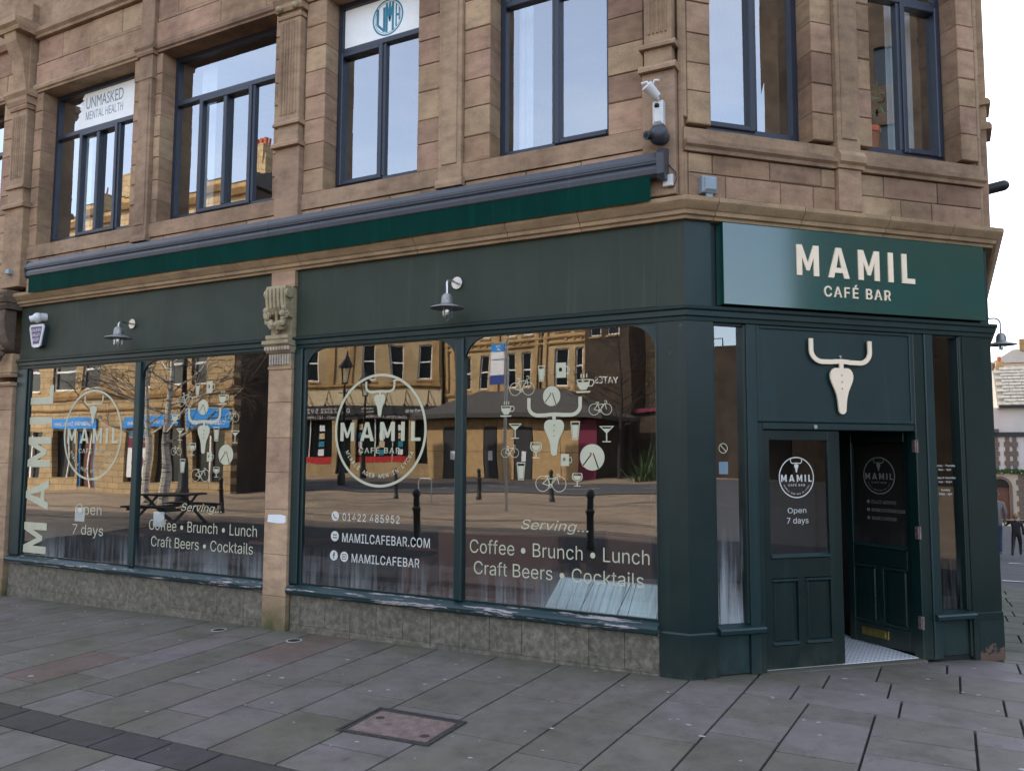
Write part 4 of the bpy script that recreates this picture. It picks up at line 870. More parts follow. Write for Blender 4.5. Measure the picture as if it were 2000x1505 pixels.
# narrow side lights
def sidelight(a, b, zs, pad):
    Ep(MB(tfB).cbox(a - .012, a, .0, .10, zs, 2.83, .003), 'glazing_bead', 'green')
    Ep(MB(tfB).cbox(b, b + .022, .0, .10, zs, 2.83, .004), 'glazing_bead', 'green')
    Ep(MB(tfB).box(a, b, .02, .09, 2.822, 2.842), 'head_rail', 'green')
    return Ep(MB(tfB).add([(a, .055, zs), (b, .055, zs), (b, .055, 2.825), (a, .055, 2.825)], [(0, 1, 2, 3)]), 'side_light', 'side_glass')
g1 = sidelight(.262, .530, .40, 0); g2 = sidelight(2.475, 2.752, .40, 0); g2.data.materials[0] = M['door_glass']
Ep(MB(tfB).cbox(.552, .650, -.012, .10, .0, 2.84, .006), 'door_post', 'green_frame'); Ep(MB(tfB).cbox(.650, .708, .008, .10, .0, 2.03, .005), 'door_frame', 'green')
SB = [(-.05, .325), (.045, .328), (.06, .34), (.062, .368), (.05, .382), (-.05, .402)]
mould(tfB, .247, .665, SB, 'sill', 'green_frame', parent=en); mould(tfB, 2.372, 2.80, SB, 'sill', 'green_frame', parent=en)
Ep(MB(tfB).cbox(.248, .551, .018, .08, .012, .322, .004), 'apron_panel', 'green_panel'); Ep(MB(tfB).cbox(2.42, 2.79, .028, .08, .012, .322, .004), 'apron_panel', 'green_panel')
Ep(MB(tfB).box(.248, .551, .03, .09, -.04, .01), 'plinth', 'dark'); Ep(MB(tfB).box(2.36, 2.80, .03, .09, -.04, .01), 'plinth', 'dark')
Ep(MB(tfB).cbox(.652, 2.252, .010, .08, 2.03, 2.84, .004), 'transom_panel', 'green_panel')
for bx in ((.652, .69, 2.031, 2.839), (2.215, 2.252, 2.031, 2.839), (.69, 2.215, 2.031, 2.06), (.69, 2.215, 2.81, 2.839)): Ep(MB(tfB).cbox(bx[0], bx[1], -.004, .01, bx[2], bx[3], .005), 'panel_moulding', 'green_frame')
Ep(MB(tfB).cbox(.708, 2.252, .004, .10, 1.970, 2.029, .005), 'door_head', 'green_frame')
Ep(MB(tfB).cbox(2.254, 2.366, -.005, .10, .0, 2.841, .006), 'door_frame', 'green'); Ep(MB(tfB).cbox(2.366, 2.462, -.020, .10, .0, 2.841, .008), 'door_post', 'green_frame')
Ep(MB(tfB).cbox(2.774, 2.80, -.002, .10, .0, 2.841, .004), 'door_post', 'green')
def rpost(prof, name, mat): mould(tfB, 2.80, 3.13, prof, name, mat, 0, E_, en); mould(tfC, 0, .3, prof, name, mat, E_, 0, en)
rpost([(-.10, .378), (.006, .378), (.006, 2.841), (-.10, 2.841)], 'corner_post', 'green')
rpost([(-.10, -.12), (.014, -.12), (.014, .365), (.008, .377), (-.10, .377)], 'post_base', 'green')
t = NT('bare wood at the foot'); f = t.math('GREATER_THAN', t.math('ADD', t.noise(14, 8, .75), t.math('MULTIPLY', z_of(t)[2], -1.6)), .42)
t.bsdf(t.mix(f, (.0025, .0155, .0150), t.mix(t.noise(20, 3), (.16, .07, .045), (.10, .08, .06))), .6); M['rotten'] = t.m
mould(tfB, 2.86, 3.13, [(-.02, -.10), (.0155, -.10), (.0155, .30), (-.02, .30)], 'worn_foot', 'rotten', 0, E_, en)
# doors
def door_leaf(tf, width, w, label, flip):
    D = MB(tf); a, b = (.066, .122); z0, z1 = .022, 1.964
    A0, A1 = (0, width); ga, gb = (A0 + a, A1 - b) if not flip else (A0 + b, A1 - a); mid = (ga + gb) / 2
    for bx in ((A0, ga, z0, z1), (gb, A1, z0, z1), (ga, gb, z0, .205), (ga, gb, .745, .905), (ga, gb, 1.882, z1), (mid - .035, mid + .035, .205, .745)): D.cbox(bx[0] , bx[1], w, w + .045, bx[2], bx[3], .003)
    d = D.build('door', 'door', en)
    if label: d['label'] = label
    for p, q in ((ga, mid - .035), (mid + .035, gb)):
        MB(tf).cbox(p, q, w + .022, w + .034, .205, .745, .002).build('door_panel', 'door', d)
        MB(tf).cbox(p + .03, q - .03, w + .010, w + .022, .235, .715, .010).build('door_panel', 'door', d)
        MB(tf).prof([(w + .02, .207), (w - .010, .212), (w - .008, .226), (w + .02, .238)], p, q).build('bead', 'green_frame', d)
        MB(tf).prof([(w + .02, .743), (w - .006, .738), (w - .006, .722), (w + .02, .708)], p, q).build('bead', 'green_frame', d)
    MB(tf).prof([(w + .02, .906), (w - .012, .912), (w - .010, .926), (w + .02, .94)], ga, gb).build('bead', 'green_frame', d)
    g = MB(tf).add([(ga, w + .02, .905), (gb, w + .02, .905), (gb, w + .02, 1.882), (ga, w + .02, 1.882)], [(0, 1, 2, 3)]).build('door_pane', 'door_glass', d)
    return d, ga, gb
tf1 = lambda u, w, z: tfB(u + .712, w, z)
D1, ga, gb = door_leaf(tf1, .762, .028, 'closed left door leaf with round logo and opening days', False)
Hx, Hy, dx_, dy_ = 1.585, 1.675, -.8212, .5707
tf2 = lambda u, w, z: (Hx + dx_ * u + .5707 * w, Hy + dy_ * u + .8212 * w, z)
D2, ga2, gb2 = door_leaf(tf2, .765, .0, 'right door leaf standing open into the lobby', True)
# logos on the door glass (parts of the doors)
lc = .337; k = .172 / .557
def door_logo(tf, c, w, d, mat, flipx=1):
    shape(ring(c, 1.57, .172, .172, .009, 48), tf, w, mat, d, 'logo_ring')
    mamil(tf, lambda x, y: (c + flipx * (-.150 + .300 * x), 1.535 + .058 * y), w, mat, d)
    text('CAFÉ BAR', tf, c - flipx * .082, c + flipx * .082, 1.497, 1.520, w, mat, d, bold=.006)
    emblem(tf, c - .058, c + .058, 1.612, 1.722, w, mat, d, .0004)
    arc_text('MIDDLE AGED MEN IN LYCRA', tf, c, 1.57, .136, 207, 333, .015, w, mat, d)
door_logo(tf1, lc, .0455, D1, 'vinyl_white')
text('Open', tf1, .245, .425, 1.262, 1.318, .0455, 'vinyl_white', D1, bold=-.002); text('7 days', tf1, .235, .445, 1.175, 1.236, .0455, 'vinyl_white', D1, bold=-.002)
rv = lambda u, w, z: tf2(.765 - u, w, z)           # seen from the street this leaf reads left to right from its free edge
door_logo(rv, .36, .0175, D2, 'vinyl_shaded')
for z_, s_ in ((1.31, '01422 485952'), (1.235, 'MAMILCAFEBAR.COM'), (1.16, 'MAMILCAFEBAR')): text(s_, rv, .27, .27 + .022 * len(s_), z_, z_ + .032, .0175, 'vinyl_shaded', D2, bold=.0); disc_icon(.235, z_ + .016, .016, 'globe', rv, D2, .0175, 'vinyl_shaded')
lp = MB(rv); lp.cbox(.135, .43, -.006, .001, .088, .162, .003); lp = lp.build('letter_plate', 'brass', D2)
MB(rv).cbox(.165, .40, -.010, -.006, .105, .145, .003).build('letter_flap', 'brass', D2)
for z_ in (1.84, 1.085, .315):
    h = MB(tfB).cbox(2.236, 2.272, -.009, .03, z_ - .055, z_ + .055, .002).build('hinge', 'hinge', en); MB(tfB).tube([(2.252, -.012, z_ - .055), (2.252, -.012, z_ + .055)], .007, 8).build('hinge_pin', 'hinge', h)
MB(tfB).tube([(1.21, -.012, 1.995), (1.21, .01, 1.995)], .018, 14).build('door_stop', 'steel', en)
# threshold and lobby
Ep(MB(tfB).cbox(.70, 2.262, -.045, .05, -.06, .008, .006), 'threshold', 'slab')
lobby = MB(tfB).box(.72, 2.25, .052, 1.25, -.05, .014); lobby = Ep(lobby, 'lobby_floor', 'penny')
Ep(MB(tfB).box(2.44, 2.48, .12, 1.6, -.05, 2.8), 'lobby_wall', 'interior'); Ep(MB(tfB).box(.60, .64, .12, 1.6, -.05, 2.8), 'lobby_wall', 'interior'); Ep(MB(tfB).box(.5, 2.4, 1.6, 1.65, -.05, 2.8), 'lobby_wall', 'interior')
# opening hours on the right side light
for i, (s_, wd) in enumerate((('Monday - Thursday', .235), ('9am - 9pm', .14), ('', 0), ('Friday & Saturday', .235), ('9am - 11pm', .15), ('', 0), ('Sunday', .10), ('10am - 6pm', .145))):
    if s_: text(s_, tfB, 2.612 - wd / 2, 2.612 + wd / 2, 1.655 - i * .036, 1.655 - i * .036 + .024, .0535, 'vinyl_white', g2, bold=.004)
shape(ring(.36, 2.03 - .22, .042, .042, .006, 20), tfB, .0535, 'vinyl', g1, 'sticker'); shape([bar((.335, 1.835), (.385, 1.785), .007)], tfB, .0532, 'vinyl', g1, 'sticker'); MB(tfB).box(.318, .402, .0536, .0541, 1.60, 1.70).build('sticker', 'slate_text', g1)

# ------------------------------------------------------------------ sign panel and emblem
sg = thing('shop_sign', 'glossy green sign panel with cream lettering over the corner door', 'sign', (1.17, 1.17, 2.98))
MB(tfB).cbox(.302, 3.0, -.095, .02, 2.978, 3.655, .003).build('panel', 'sign', sg)
mamil(tfB, lambda x, y: (.994 + 1.218 * x, 3.262 + .262 * y), -.105, 'cream', sg, .010)
text('CAFÉ BAR', tfB, 1.262, 1.945, 3.095, 3.213, -.105, 'cream', sg, name='letter', bold=.008, th=.010)
em = thing('emblem', 'cream bicycle handlebar and saddle emblem shaped like a bull skull above the door', 'emblem', (1.07, 1.03, 2.12))
emblem(tfB, 1.152, 1.795, 2.105, 2.745, -.028, 'cream', em, .014, 'plate')
for u, z in ((1.475, 2.6), (1.475, 2.25)): MB(tfB).tube([(u, -.016, z), (u, .012, z)], .012, 8).build('stand_off', 'steel', em)

# ------------------------------------------------------------------ awning
aw = thing('awning', 'folded green awning in a long dark grey metal cassette above the shop windows', 'awning', (-4.5, -.1, 3.9))
def aprof(d=0): return [(-.02, 4.055), (-.10, 4.015 - d), (-.165, 4.005 - d), (-.195, 4.03), (-.20, 4.07), (-.19, 4.10), (-.205, 4.115), (-.205, 4.16), (-.17, 4.215), (-.09, 4.245), (-.02, 4.25)]
for a, b in ((-8.69, -4.42), (-4.415, -.165)): MB(tfA).prof(aprof(), a, b).build('cassette', 'awning_metal', aw)
MB(tfA).prof([(.0, 4.03), (-.11, 3.985), (-.185, 3.98), (-.215, 4.02), (-.222, 4.19), (-.18, 4.235), (-.09, 4.262), (.0, 4.265)], -.162, -.10).build('end_cap', 'awning_metal', aw)
MB(tfA).prof([(.0, 4.03), (-.11, 3.995), (-.2, 4.01), (-.215, 4.13), (-.18, 4.23), (.0, 4.26)], -8.70, -8.69).build('end_cap', 'awning_metal', aw)
MB(tfA).box(-8.68, -.17, -.2075, -.204, 4.128, 4.134).build('cassette_groove', 'dark', aw)
def cloth(u0, u1, zt, zb, w):
    n = 70; mb = MB(tfA); vs = []
    for j in range(5):
        for i in range(n + 1):
            u = u0 + (u1 - u0) * i / n; k = j / 4
            vs.append((u, w + .006 * math.sin(u * 3.1) * k + .010 * k + .003 * math.sin(u * 17 + 1) * k, zt + (zb - zt) * k - .006 * math.sin(u * 1.3) * k))
    mb.add(vs, [(j * (n + 1) + i, j * (n + 1) + i + 1, (j + 1) * (n + 1) + i + 1, (j + 1) * (n + 1) + i) for j in range(4) for i in range(n)]); return mb.build('valance', 'valance', aw, True)
cloth(-8.63, -4.36, 4.07, 3.812, -.185); cloth(-4.358, -.225, 4.07, 3.812, -.186)
for u in (-8.3, -6.3, -4.45, -2.25, -.4): MB(tfA).box(u - .04, u + .04, -.03, .02, 4.02, 4.20).build('bracket', 'awning_metal', aw)

# ------------------------------------------------------------------ wall lamps
def lamp(tf, u, z, uc, zc, out, loc, label):
    L = thing('wall_lamp', label, 'lamp', loc, 'swan neck wall lamps')
    MB(tf).tube([(u, .0, z), (u, -.030, z)], .058, 20).build('wall_plate', 'steel', L, True)
    pts = [(u, -.03, z)]; 
    for i in range(1, 9):
        a = R_(90 * i / 8); r = .07; pts.append((u + (uc - u) * (.55 + .45 * i / 8), -(out - r) - r * math.sin(a), z - r + r * math.cos(a)))
    pts.append((uc, -out, zc + .12))
    MB(tf).tube(pts, .0115, 8).build('arm', 'steel', L, True)
    sh_ = MB(tf); sh_.lathe([(.012, .135), (.030, .132), (.046, .112), (.052, .09), (.054, .045), (.062, .035), (.155, .004), (.158, -.003), (.150, -.003), (.055, .026), (.0, .03)], (uc, -out, zc), 28); sh_.build('shade', 'galv' if 'galv' in M else M.setdefault('galv', simple('galvanised shade', (.27, .26, .25), .45, .5, .2, 20)), L, True)
    g = MB(tf); g.lathe([(.042, .02), (.044, -.03), (.042, -.075), (.030, -.10), (.002, -.11)], (uc, -out, zc), 16); g.build('glass_globe', 'lamp_glass', L, True)
    MB(tf).ball((uc, -out, zc - .03), .022, 10, 6, 1.5).build('bulb', 'white_plastic', L, True)
    for k in range(3):
        a = 2 * math.pi * k / 3 + .4; MB(tf).tube([(uc + .049 * math.cos(a), -out + .049 * math.sin(a), zc + .01), (uc + .049 * math.cos(a), -out + .049 * math.sin(a), zc - .08), (uc, -out, zc - .118)], .0028, 5).build('guard_wire', 'steel', L)
    return L
lamp(tfA, -6.765, 3.29, -6.70, 3.085, .25, (-6.765, 0, 3.2), 'swan neck steel lamp on the fascia left of the carved bracket')
lamp(tfA, -2.17, 3.35, -2.14, 3.075, .24, (-2.17, 0, 3.2), 'swan neck steel lamp on the fascia right of the carved bracket')
lamp(tfC, 2.05, 3.32, 2.05, 3.01, .20, (CX, 4.26, 3.2), 'wall lamp peeping out beyond the right edge of the building')

# ------------------------------------------------------------------ cameras, alarm, boxes
c = thing('security_camera', 'white dome security camera above the alarm box at the far left', 'camera', (-8.5, -.02, 3.5))
MB(tfA).tube([(-8.50, .0, 3.50), (-8.52, -.06, 3.495)], .055, 18).build('mount', 'white_plastic', c, True); MB(tfA).ball((-8.54, -.09, 3.485), .068, 18, 12).build('housing', 'white_plastic', c, True)
MB(tfA).tube([(-8.565, -.12, 3.475), (-8.60, -.155, 3.462)], .042, 16).build('lens_ring', 'white_plastic', c, True); MB(tfA).tube([(-8.598, -.152, 3.4625), (-8.604, -.159, 3.461)], .031, 14).build('lens', 'dark', c, True)
c = thing('alarm_box', 'white tapered burglar alarm box with purple label at the far left', 'alarm', (-8.52, -.02, 3.1))
MB(tfA).prism([(-8.69, 3.40), (-8.42, 3.40), (-8.40, 3.36), (-8.46, 3.12), (-8.50, 3.10), (-8.60, 3.10), (-8.64, 3.12), (-8.71, 3.36)], -.075, .0).build('back_case', 'dark_plastic', c)
MB(tfA).prism([(-8.69, 3.40), (-8.42, 3.40), (-8.40, 3.36), (-8.46, 3.12), (-8.50, 3.10), (-8.60, 3.10), (-8.64, 3.12), (-8.71, 3.36)], -.092, -.076).build('cover', 'white_plastic', c)
MB(tfA).prism([(-8.665, 3.37), (-8.445, 3.37), (-8.44, 3.35), (-8.49, 3.145), (-8.61, 3.145), (-8.67, 3.35)], -.095, -.092).build('label_panel', M.setdefault('purple', simple('purple label', (.10, .05, .16), .5)), c)
for i, (s_, h) in enumerate((('CALDER', .10), ('VALLEY', .085), ('SECURITY', .07))): text(s_, tfA, -8.555 - h, -8.555 + h, 3.305 - i * .062, 3.345 - i * .062, -.0965, 'white_plastic', c, bold=.012)
c = thing('security_camera', 'charcoal dome camera on the corner pilaster just above the awning end', 'camera', (-.17, -.1, 4.3))
MB(tfA).ball((-.155, -.17, 4.355), .082, 20, 12).build('housing', 'dark_plastic', c, True); MB(tfA).tube([(-.15, -.07, 4.36), (-.15, -.16, 4.36)], .06, 16).build('mount', 'dark_plastic', c, True)
MB(tfA).tube([(-.20, -.215, 4.345), (-.232, -.262, 4.335)], .036, 16).build('lens_ring', 'iron', c, True); MB(tfA).tube([(-.231, -.26, 4.336), (-.236, -.267, 4.334)], .020, 12).build('lens', 'dark', c, True)
c = thing('floodlight', 'white swivel spotlight and sensor fixed high on the corner pilaster', 'light', (-.17, -.09, 4.46))
MB(tfA).cbox(-.215, -.125, -.155, -.075, 4.46, 4.66, .02).build('base', 'white_plastic', c); MB(tfA).tube([(-.17, -.15, 4.66), (-.18, -.17, 4.70), (-.20, -.19, 4.72)], .022, 10).build('joint', 'white_plastic', c, True)
MB(tfA).tube([(-.165, -.17, 4.68), (-.225, -.25, 4.755)], [.038, .05], 12).build('head', 'white_plastic', c, True); MB(tfA).tube([(-.1695, -.158, 4.62), (-.17, -.165, 4.60)], .02, 10).build('sensor', 'dark', c)
for s_ in (-1, 1): MB(tfA).tube([(-.20, -.21, 4.75), (-.20 + s_ * .035, -.22, 4.80), (-.20 + s_ * .075, -.24, 4.785)], .010, 6).build('antenna', 'white_plastic', c, True)
MB(tfA).tube([(-.17, -.12, 4.46), (-.165, -.13, 4.43)], .005, 6).build('cable', 'iron', c)
c = thing('junction_box', 'small white junction box with a black cable below the awning end', 'box', (-.09, -.075, 3.94))
MB(tfA).cbox(-.145, -.06, -.115, -.076, 3.94, 4.035, .006).build('case', 'white_plastic', c)
MB(tfA).tube([(-.12, -.09, 4.16), (-.08, -.085, 4.10), (-.04, -.085, 4.05), (-.035, -.088, 3.99), (-.06, -.09, 3.93), (-.10, -.09, 3.935)], .004, 6).build('cable', 'iron', c, True)
c = thing('junction_box', 'blue grey weatherproof box standing on the cornice at the corner', 'box', (.15, .15, 3.87))
MB(tfB).cbox(.135, .275, -.070, .0, 3.90, 4.04, .010).build('case', 'grey_plastic', c); MB(tfB).cbox(.152, .262, -.088, -.070, 3.915, 4.03, .012).build('lid', 'grey_plastic', c); MB(tfB).box(.18, .24, -.05, -.02, 3.868, 3.90).build('gland', 'grey_plastic', c)
c = thing('security_camera', 'black tube camera sticking out past the right edge of the building', 'camera', (CX, 4.2, 4.75))
MB(tfC).tube([(2.0, -.0, 4.78), (2.0, -.10, 4.80)], .045, 12).build('mount', 'iron', c, True); MB(tfC).tube([(2.0, -.09, 4.80), (2.0, -.29, 4.83)], .062, 14).build('housing', 'iron', c, True); MB(tfC).ball((2.0, -.29, 4.83), .06, 12, 8).build('dome', 'iron', c, True)
c = thing('sensor_box', 'tiny pale sensor on the far left stone pilaster', 'sensor', (-9.2, -.1, 4.0))
MB(tfA).cbox(-9.23, -9.15, -.15, -.09, 4.12, 4.18, .006).build('case', 'grey_plastic', c)

# ------------------------------------------------------------------ inside the shop window
M['streaky'] = None
t = NT('streaky pale boards'); st = t.noise(1, 2, .5, (75, .8, .8))
t.bsdf(t.ramp(st, [(.30, (.10, .13, .14)), (.40, (.60, .68, .67)), (.6, (.74, .82, .80)), (.8, (.80, .85, .84))]), .6); M['streaky'] = t.m
for i, (a, b) in enumerate(((-1.285, -.965), (-.955, -.63), (-.62, -.27))):
    c = thing('board', ('leftmost', 'middle', 'rightmost')[i] + ' of the three pale streaky boards leaning behind the right window', 'board', ((a + b) / 2, .12, .38), 'pale boards behind the right window')
    mb = MB(tfA); mb.add([(a, .035, .427), (b, .035, .427), (b + .05, .26, .66), (a + .05, .26, .66), (a, .055, .415), (b, .055, .415), (b + .05, .28, .65), (a + .05, .28, .65)], [(0, 1, 2, 3), (4, 5, 6, 7), (0, 1, 5, 4), (1, 2, 6, 5), (2, 3, 7, 6), (3, 0, 4, 7)]); mb.build('face', 'streaky', c)
    MB(tfA).box(a + .05, b + .05, .28, .34, .30, .66).build('strut', 'paper', c)
def sofa(x0, x1, y, label):
    c = thing('bench_seat', label, 'seat', ((x0 + x1) / 2, y, -.1), 'leather bench seats inside the cafe'); 
    MB().cbox(x0, x1, y, y + .6, -.1, .40, .03).build('seat', 'wood_dark', c); MB().cbox(x0, x1, y + .5, y + .68, .40, .95, .04).build('backrest', 'wood_dark', c)
    for x in (x0 - .07, x1): MB().cbox(x, x + .07, y, y + .66, -.1, .68, .02).build('arm', 'wood_dark', c)
sofa(-2.95, -1.55, .35, 'brown leather bench seat inside behind the middle mullion of the right window')
sofa(-1.35, -.5, 1.1, 'dark brown bench seat deeper inside the right window')
for x, y, lb in ((-7.9, 1.2, 'cafe table inside the left window under the oval logo'), (-5.4, 1.3, 'cafe table inside behind the Serving lettering of the left window'), (-3.4, 1.8, 'cafe table inside behind the phone number lettering')):
    c = thing('cafe_table', 'small dark ' + lb, 'table', (x, y, -.1), 'cafe tables inside')
    MB().cbox(x - .35, x + .35, y - .35, y + .35, .64, .68, .01).build('table_top', 'wood_dark', c); MB().tube([(x, y, -.08), (x, y, .64)], .04, 10).build('leg', 'iron', c); MB().box(x - .25, x + .25, y - .25, y + .25, -.1, -.07).build('base', 'iron', c)
c = thing('potted_plant', 'small leafy plant in a terracotta pot inside the upper right window', 'plant', (1.35, 1.9, 4.55))
pp = tfB(2.13, .38, 4.56); MB().lathe([(.001, 0), (.10, 0), (.14, .22), (.155, .22), (.155, .27), (.13, .27), (.12, .24), (.0, .24)], pp, 18).build('pot', 'terracotta', c, True)
random.seed(5); mb = MB()
for i in range(120):
    a = random.uniform(0, 6.28); r = random.uniform(.02, .2); z = .28 + random.uniform(0, .38); p = Vector((pp[0] + r * math.cos(a), pp[1] + r * math.sin(a), pp[2] + z)); d = Vector((random.uniform(-1, 1), random.uniform(-1, 1), random.uniform(-.4, 1))).normalized() * .045; e = d.orthogonal().normalized() * .018
    mb.add([tuple(p - d), tuple(p + e), tuple(p + d), tuple(p - e)], [(0, 1, 2, 3)])
mb.build('foliage', 'leaf', c)

# ------------------------------------------------------------------ the far side of the square (seen mirrored in the glass)
M['opp'] = stone_mat('sunlit yellow sandstone', [(.40, .29, .155), (.47, .35, .20)], .35, .3, False)
M['opp_trim'] = stone_mat('yellow stone trim', [(.40, .26, .12), (.46, .31, .15)], .5, .3, False)
t = NT('coursed yellow stone'); br = t.n('ShaderNodeTexBrick'); br.inputs['Scale'].default_value = 1; br.inputs['Brick Width'].default_value = .7; br.inputs['Row Height'].default_value = .3; br.inputs['Mortar Size'].default_value = .015
br.inputs['Color1'].default_value = (.46, .34, .18, 1); br.inputs['Color2'].default_value = (.36, .26, .14, 1); br.inputs['Mortar'].default_value = (.13, .09, .05, 1)
m_ = t.n('ShaderNodeMapping'); m_.inputs['Rotation'].default_value = (R_(90), 0, 0); g_ = t.n('ShaderNodeNewGeometry'); t.l(g_.outputs['Position'], m_.inputs['Vector']); t.l(m_.outputs['Vector'], br.inputs['Vector'])
t.bsdf(t.mix(.5, br.outputs['Color'], t.ramp(t.noise(1.2, 6, .65), [(.3, (.55, .5, .45)), (.65, (1.2, 1.15, 1.1))]), 'MULTIPLY'), .9); M['opp_course'] = t.m
M['soot'] = stone_mat('stone coloured dark for shade', [(.050, .038, .030), (.085, .062, .045)], .4, .3, False)  # dark stone colour stands in for shade on the far buildings
M['cream_wall'] = simple('cream fascia', (.55, .44, .27), .6); M['sash'] = simple('white sash frame', (.75, .73, .68), .5); M['pane_dark'] = simple('dark room', (.012, .016, .018), .12, spec=.6)
M['dark_sign'] = simple('charcoal sign', (.03, .032, .035), .5); M['ply'] = simple('plywood panel', (.46, .30, .14), .8, 0, .15, 3); M['slate'] = simple('slate roof', (.06, .055, .05), .8, 0, .3, 6, .3)
def frame(ox, oy, ang, g=0):                       # facade frame: u runs to the left as seen from the shop, w inward (away)
    c_, s_ = math.cos(ang), math.sin(ang); return lambda u, w, z: (ox - u * c_ + w * s_ * 0 - w * s_, oy + u * s_ - w * c_, z + g)
def facade(tf, u0, u1, z0, z1, openings, depth, mat, parent, name='wall'):   # wall with real openings: openings (ua,ub,za,zb)
    us = sorted({u0, u1} | {o[0] for o in openings} | {o[1] for o in openings}); zs = sorted({z0, z1} | {o[2] for o in openings} | {o[3] for o in openings}); mb = MB(tf)
    for a, b in zip(us[:-1], us[1:]):
        run = None
        for c_, d_ in zip(zs[:-1], zs[1:]):
            mid = ((a + b) / 2, (c_ + d_) / 2); solid = not any(o[0] < mid[0] < o[1] and o[2] < mid[1] < o[3] for o in openings)
            if solid: run = (run[0], d_) if run else (c_, d_)
            if (not solid or d_ == zs[-1]) and run: mb.box(a, b, 0, depth, run[0], run[1]); run = None
    return mb.build(name, mat, parent)
def sash(tf, o, parent, cross=True):
    a, b, c_, d_ = o; f = .10; mb = MB(tf)
    for bx in ((a, a + f, c_, d_), (b - f, b, c_, d_), (a + f, b - f, c_, c_ + f), (a + f, b - f, d_ - f, d_), (a + f, b - f, (c_ + d_) / 2 - .05, (c_ + d_) / 2 + .05)): mb.box(bx[0], bx[1], .14, .24, bx[2], bx[3])
    w_ = mb.build('window', 'sash', parent); MB(tf).box(a + f, b - f, .19, .20, c_ + f, d_ - f).build('pane', 'pane_dark', w_)
    MB(tf).box(a - .08, b + .08, -.08, .12, c_ - .14, c_ - .01).build('sill', 'opp_trim', parent)
def band(tf, u0, u1, z0, z1, out, parent, mat='opp_trim', name='string_course'): return MB(tf).prof([(.02, z0), (-out * .5, z0), (-out, (z0 + z1) / 2), (-out, z1), (.02, z1)], u0, u1).build(name, mat, parent)

# left: sandstone block with blue shop signs
bL = thing('sandstone_terrace', 'yellow sandstone terrace with blue shop fascias, seen mirrored in the left window', 'building', (-34.5, -22, -.3))
tfL = frame(-26.6, -20.0, 0)
wx = [(1.7, 2.8), (3.2, 4.4), (5.5, 6.3), (9.3, 10.7), (11.5, 13.3), (14.6, 15.8)]
ops = [(a, b, 4.9, 7.0) for a, b in wx] + [(a, b, 8.3, 10.2) for a, b in wx] + [(a, b, 11.4, 13.0) for a, b in wx]
shopo = [(.6, 2.6, .35, 2.8), (3.4, 5.2, .35, 2.8), (5.5, 7.4, .35, 2.8), (9.4, 10.9, -.1, 2.8), (11.1, 13.2, .35, 2.8), (14.2, 16.2, .35, 2.8)]
facade(tfL, 0, 17.5, -.5, 14.4, ops + shopo, .45, 'opp_course', bL)
for o in ops: sash(tfL, o, bL)
for o in shopo: MB(tfL).box(o[0], o[1], .3, .32, o[2], o[3]).build('shop_window', 'pane_dark', bL); MB(tfL).box((o[0] + o[1]) / 2 - .04, (o[0] + o[1]) / 2 + .04, .2, .3, o[2], o[3]).build('shop_mullion', 'sash', bL)
for z0_, z1_, o_ in ((4.40, 4.78, .16), (3.80, 3.95, .10), (7.5, 7.75, .12), (10.6, 10.9, .14), (14.0, 14.5, .35)): band(tfL, 0, 17.5, z0_, z1_, o_, bL)
MB(tfL).box(.02, 17.48, .45, 3.8, -.5, 14.38).build('rear_block', 'soot', bL)
MB(tfL).prof([(-.4, 14.5), (4.0, 14.5), (2.6, 15.6)], -.1, 17.6).build('roof', 'slate', bL)
for u in (.8, 6.2, 10.2, 12.4, 16.0):
    ch = MB(tfL).box(u, u + 1.1, 2.6, 3.5, 15.2, 17.2).build('chimney', 'opp_course', bL)
    for k in range(3): MB(tfL).lathe([(.10, 0), (.13, .45)], (u + .25 + k * .3, 3.05, 17.2), 8).build('chimney_pot', 'terracotta', ch)
for a, b, z0_, z1_, s_ in ((.2, 2.8, 2.85, 3.7, 'calderdale'), (3.3, 7.5, 2.9, 3.45, 'credit union calderdale'), (9.3, 13.2, 2.9, 3.45, 'Calderdale Credit Union')):
    MB(tfL).cbox(a, b, -.12, -.01, z0_, z1_, .01).build('shop_fascia', 'blue_sign', bL); text(s_, tfL, a + .3, b - .3, z0_ + .16, z0_ + .38, -.13, 'white_paint', bL)
for a, b in ((5.6, 7.3), (9.45, 9.6), (10.75, 10.88)): MB(tfL).box(a, b, .1, .13, .6 if b - a > 1 else -.1, 2.75).build('poster', 'paper' if b - a > 1 else 'blue_sign', bL)
MB(tfL).box(5.6, 7.3, .09, .1, 1.9, 2.4).build('poster', M.setdefault('maroon', simple('maroon', (.16, .01, .04), .5)), bL); MB(tfL).box(5.6, 7.3, .09, .1, 2.42, 2.72).build('poster', 'teal_logo', bL); shape(ring(6.45, 1.25, .5, .38, .07, 24), tfL, .085, 'maroon', bL, 'poster')
MB(tfL).box(9.7, 10.7, .28, .295, -.1, 2.5).build('shop_door', 'wood_dark', bL)
# dark gap building
bD = thing('stone_block', 'building in stone coloured dark for shade, closing the gap at the back of the square', 'building', (-67, -62, 0)); bD.name = 'gap_building'
tfD_ = frame(-58, -62, 0); o_ = [(u, u + 1.2, z, z + 2) for u in (2, 5, 8, 11, 14) for z in (4, 8)]
facade(tfD_, 0, 18, -1.5, 12, o_, .4, 'soot', bD); MB(tfD_).box(0, 18, .5, 8, -1.5, 11.9).build('rear_block', 'soot', bD)
for o in o_: sash(tfD_, o, bD)
MB(tfD_).prof([(-.4, 12), (8.2, 12), (4, 15)], -.1, 18.1).build('roof', 'slate', bD)
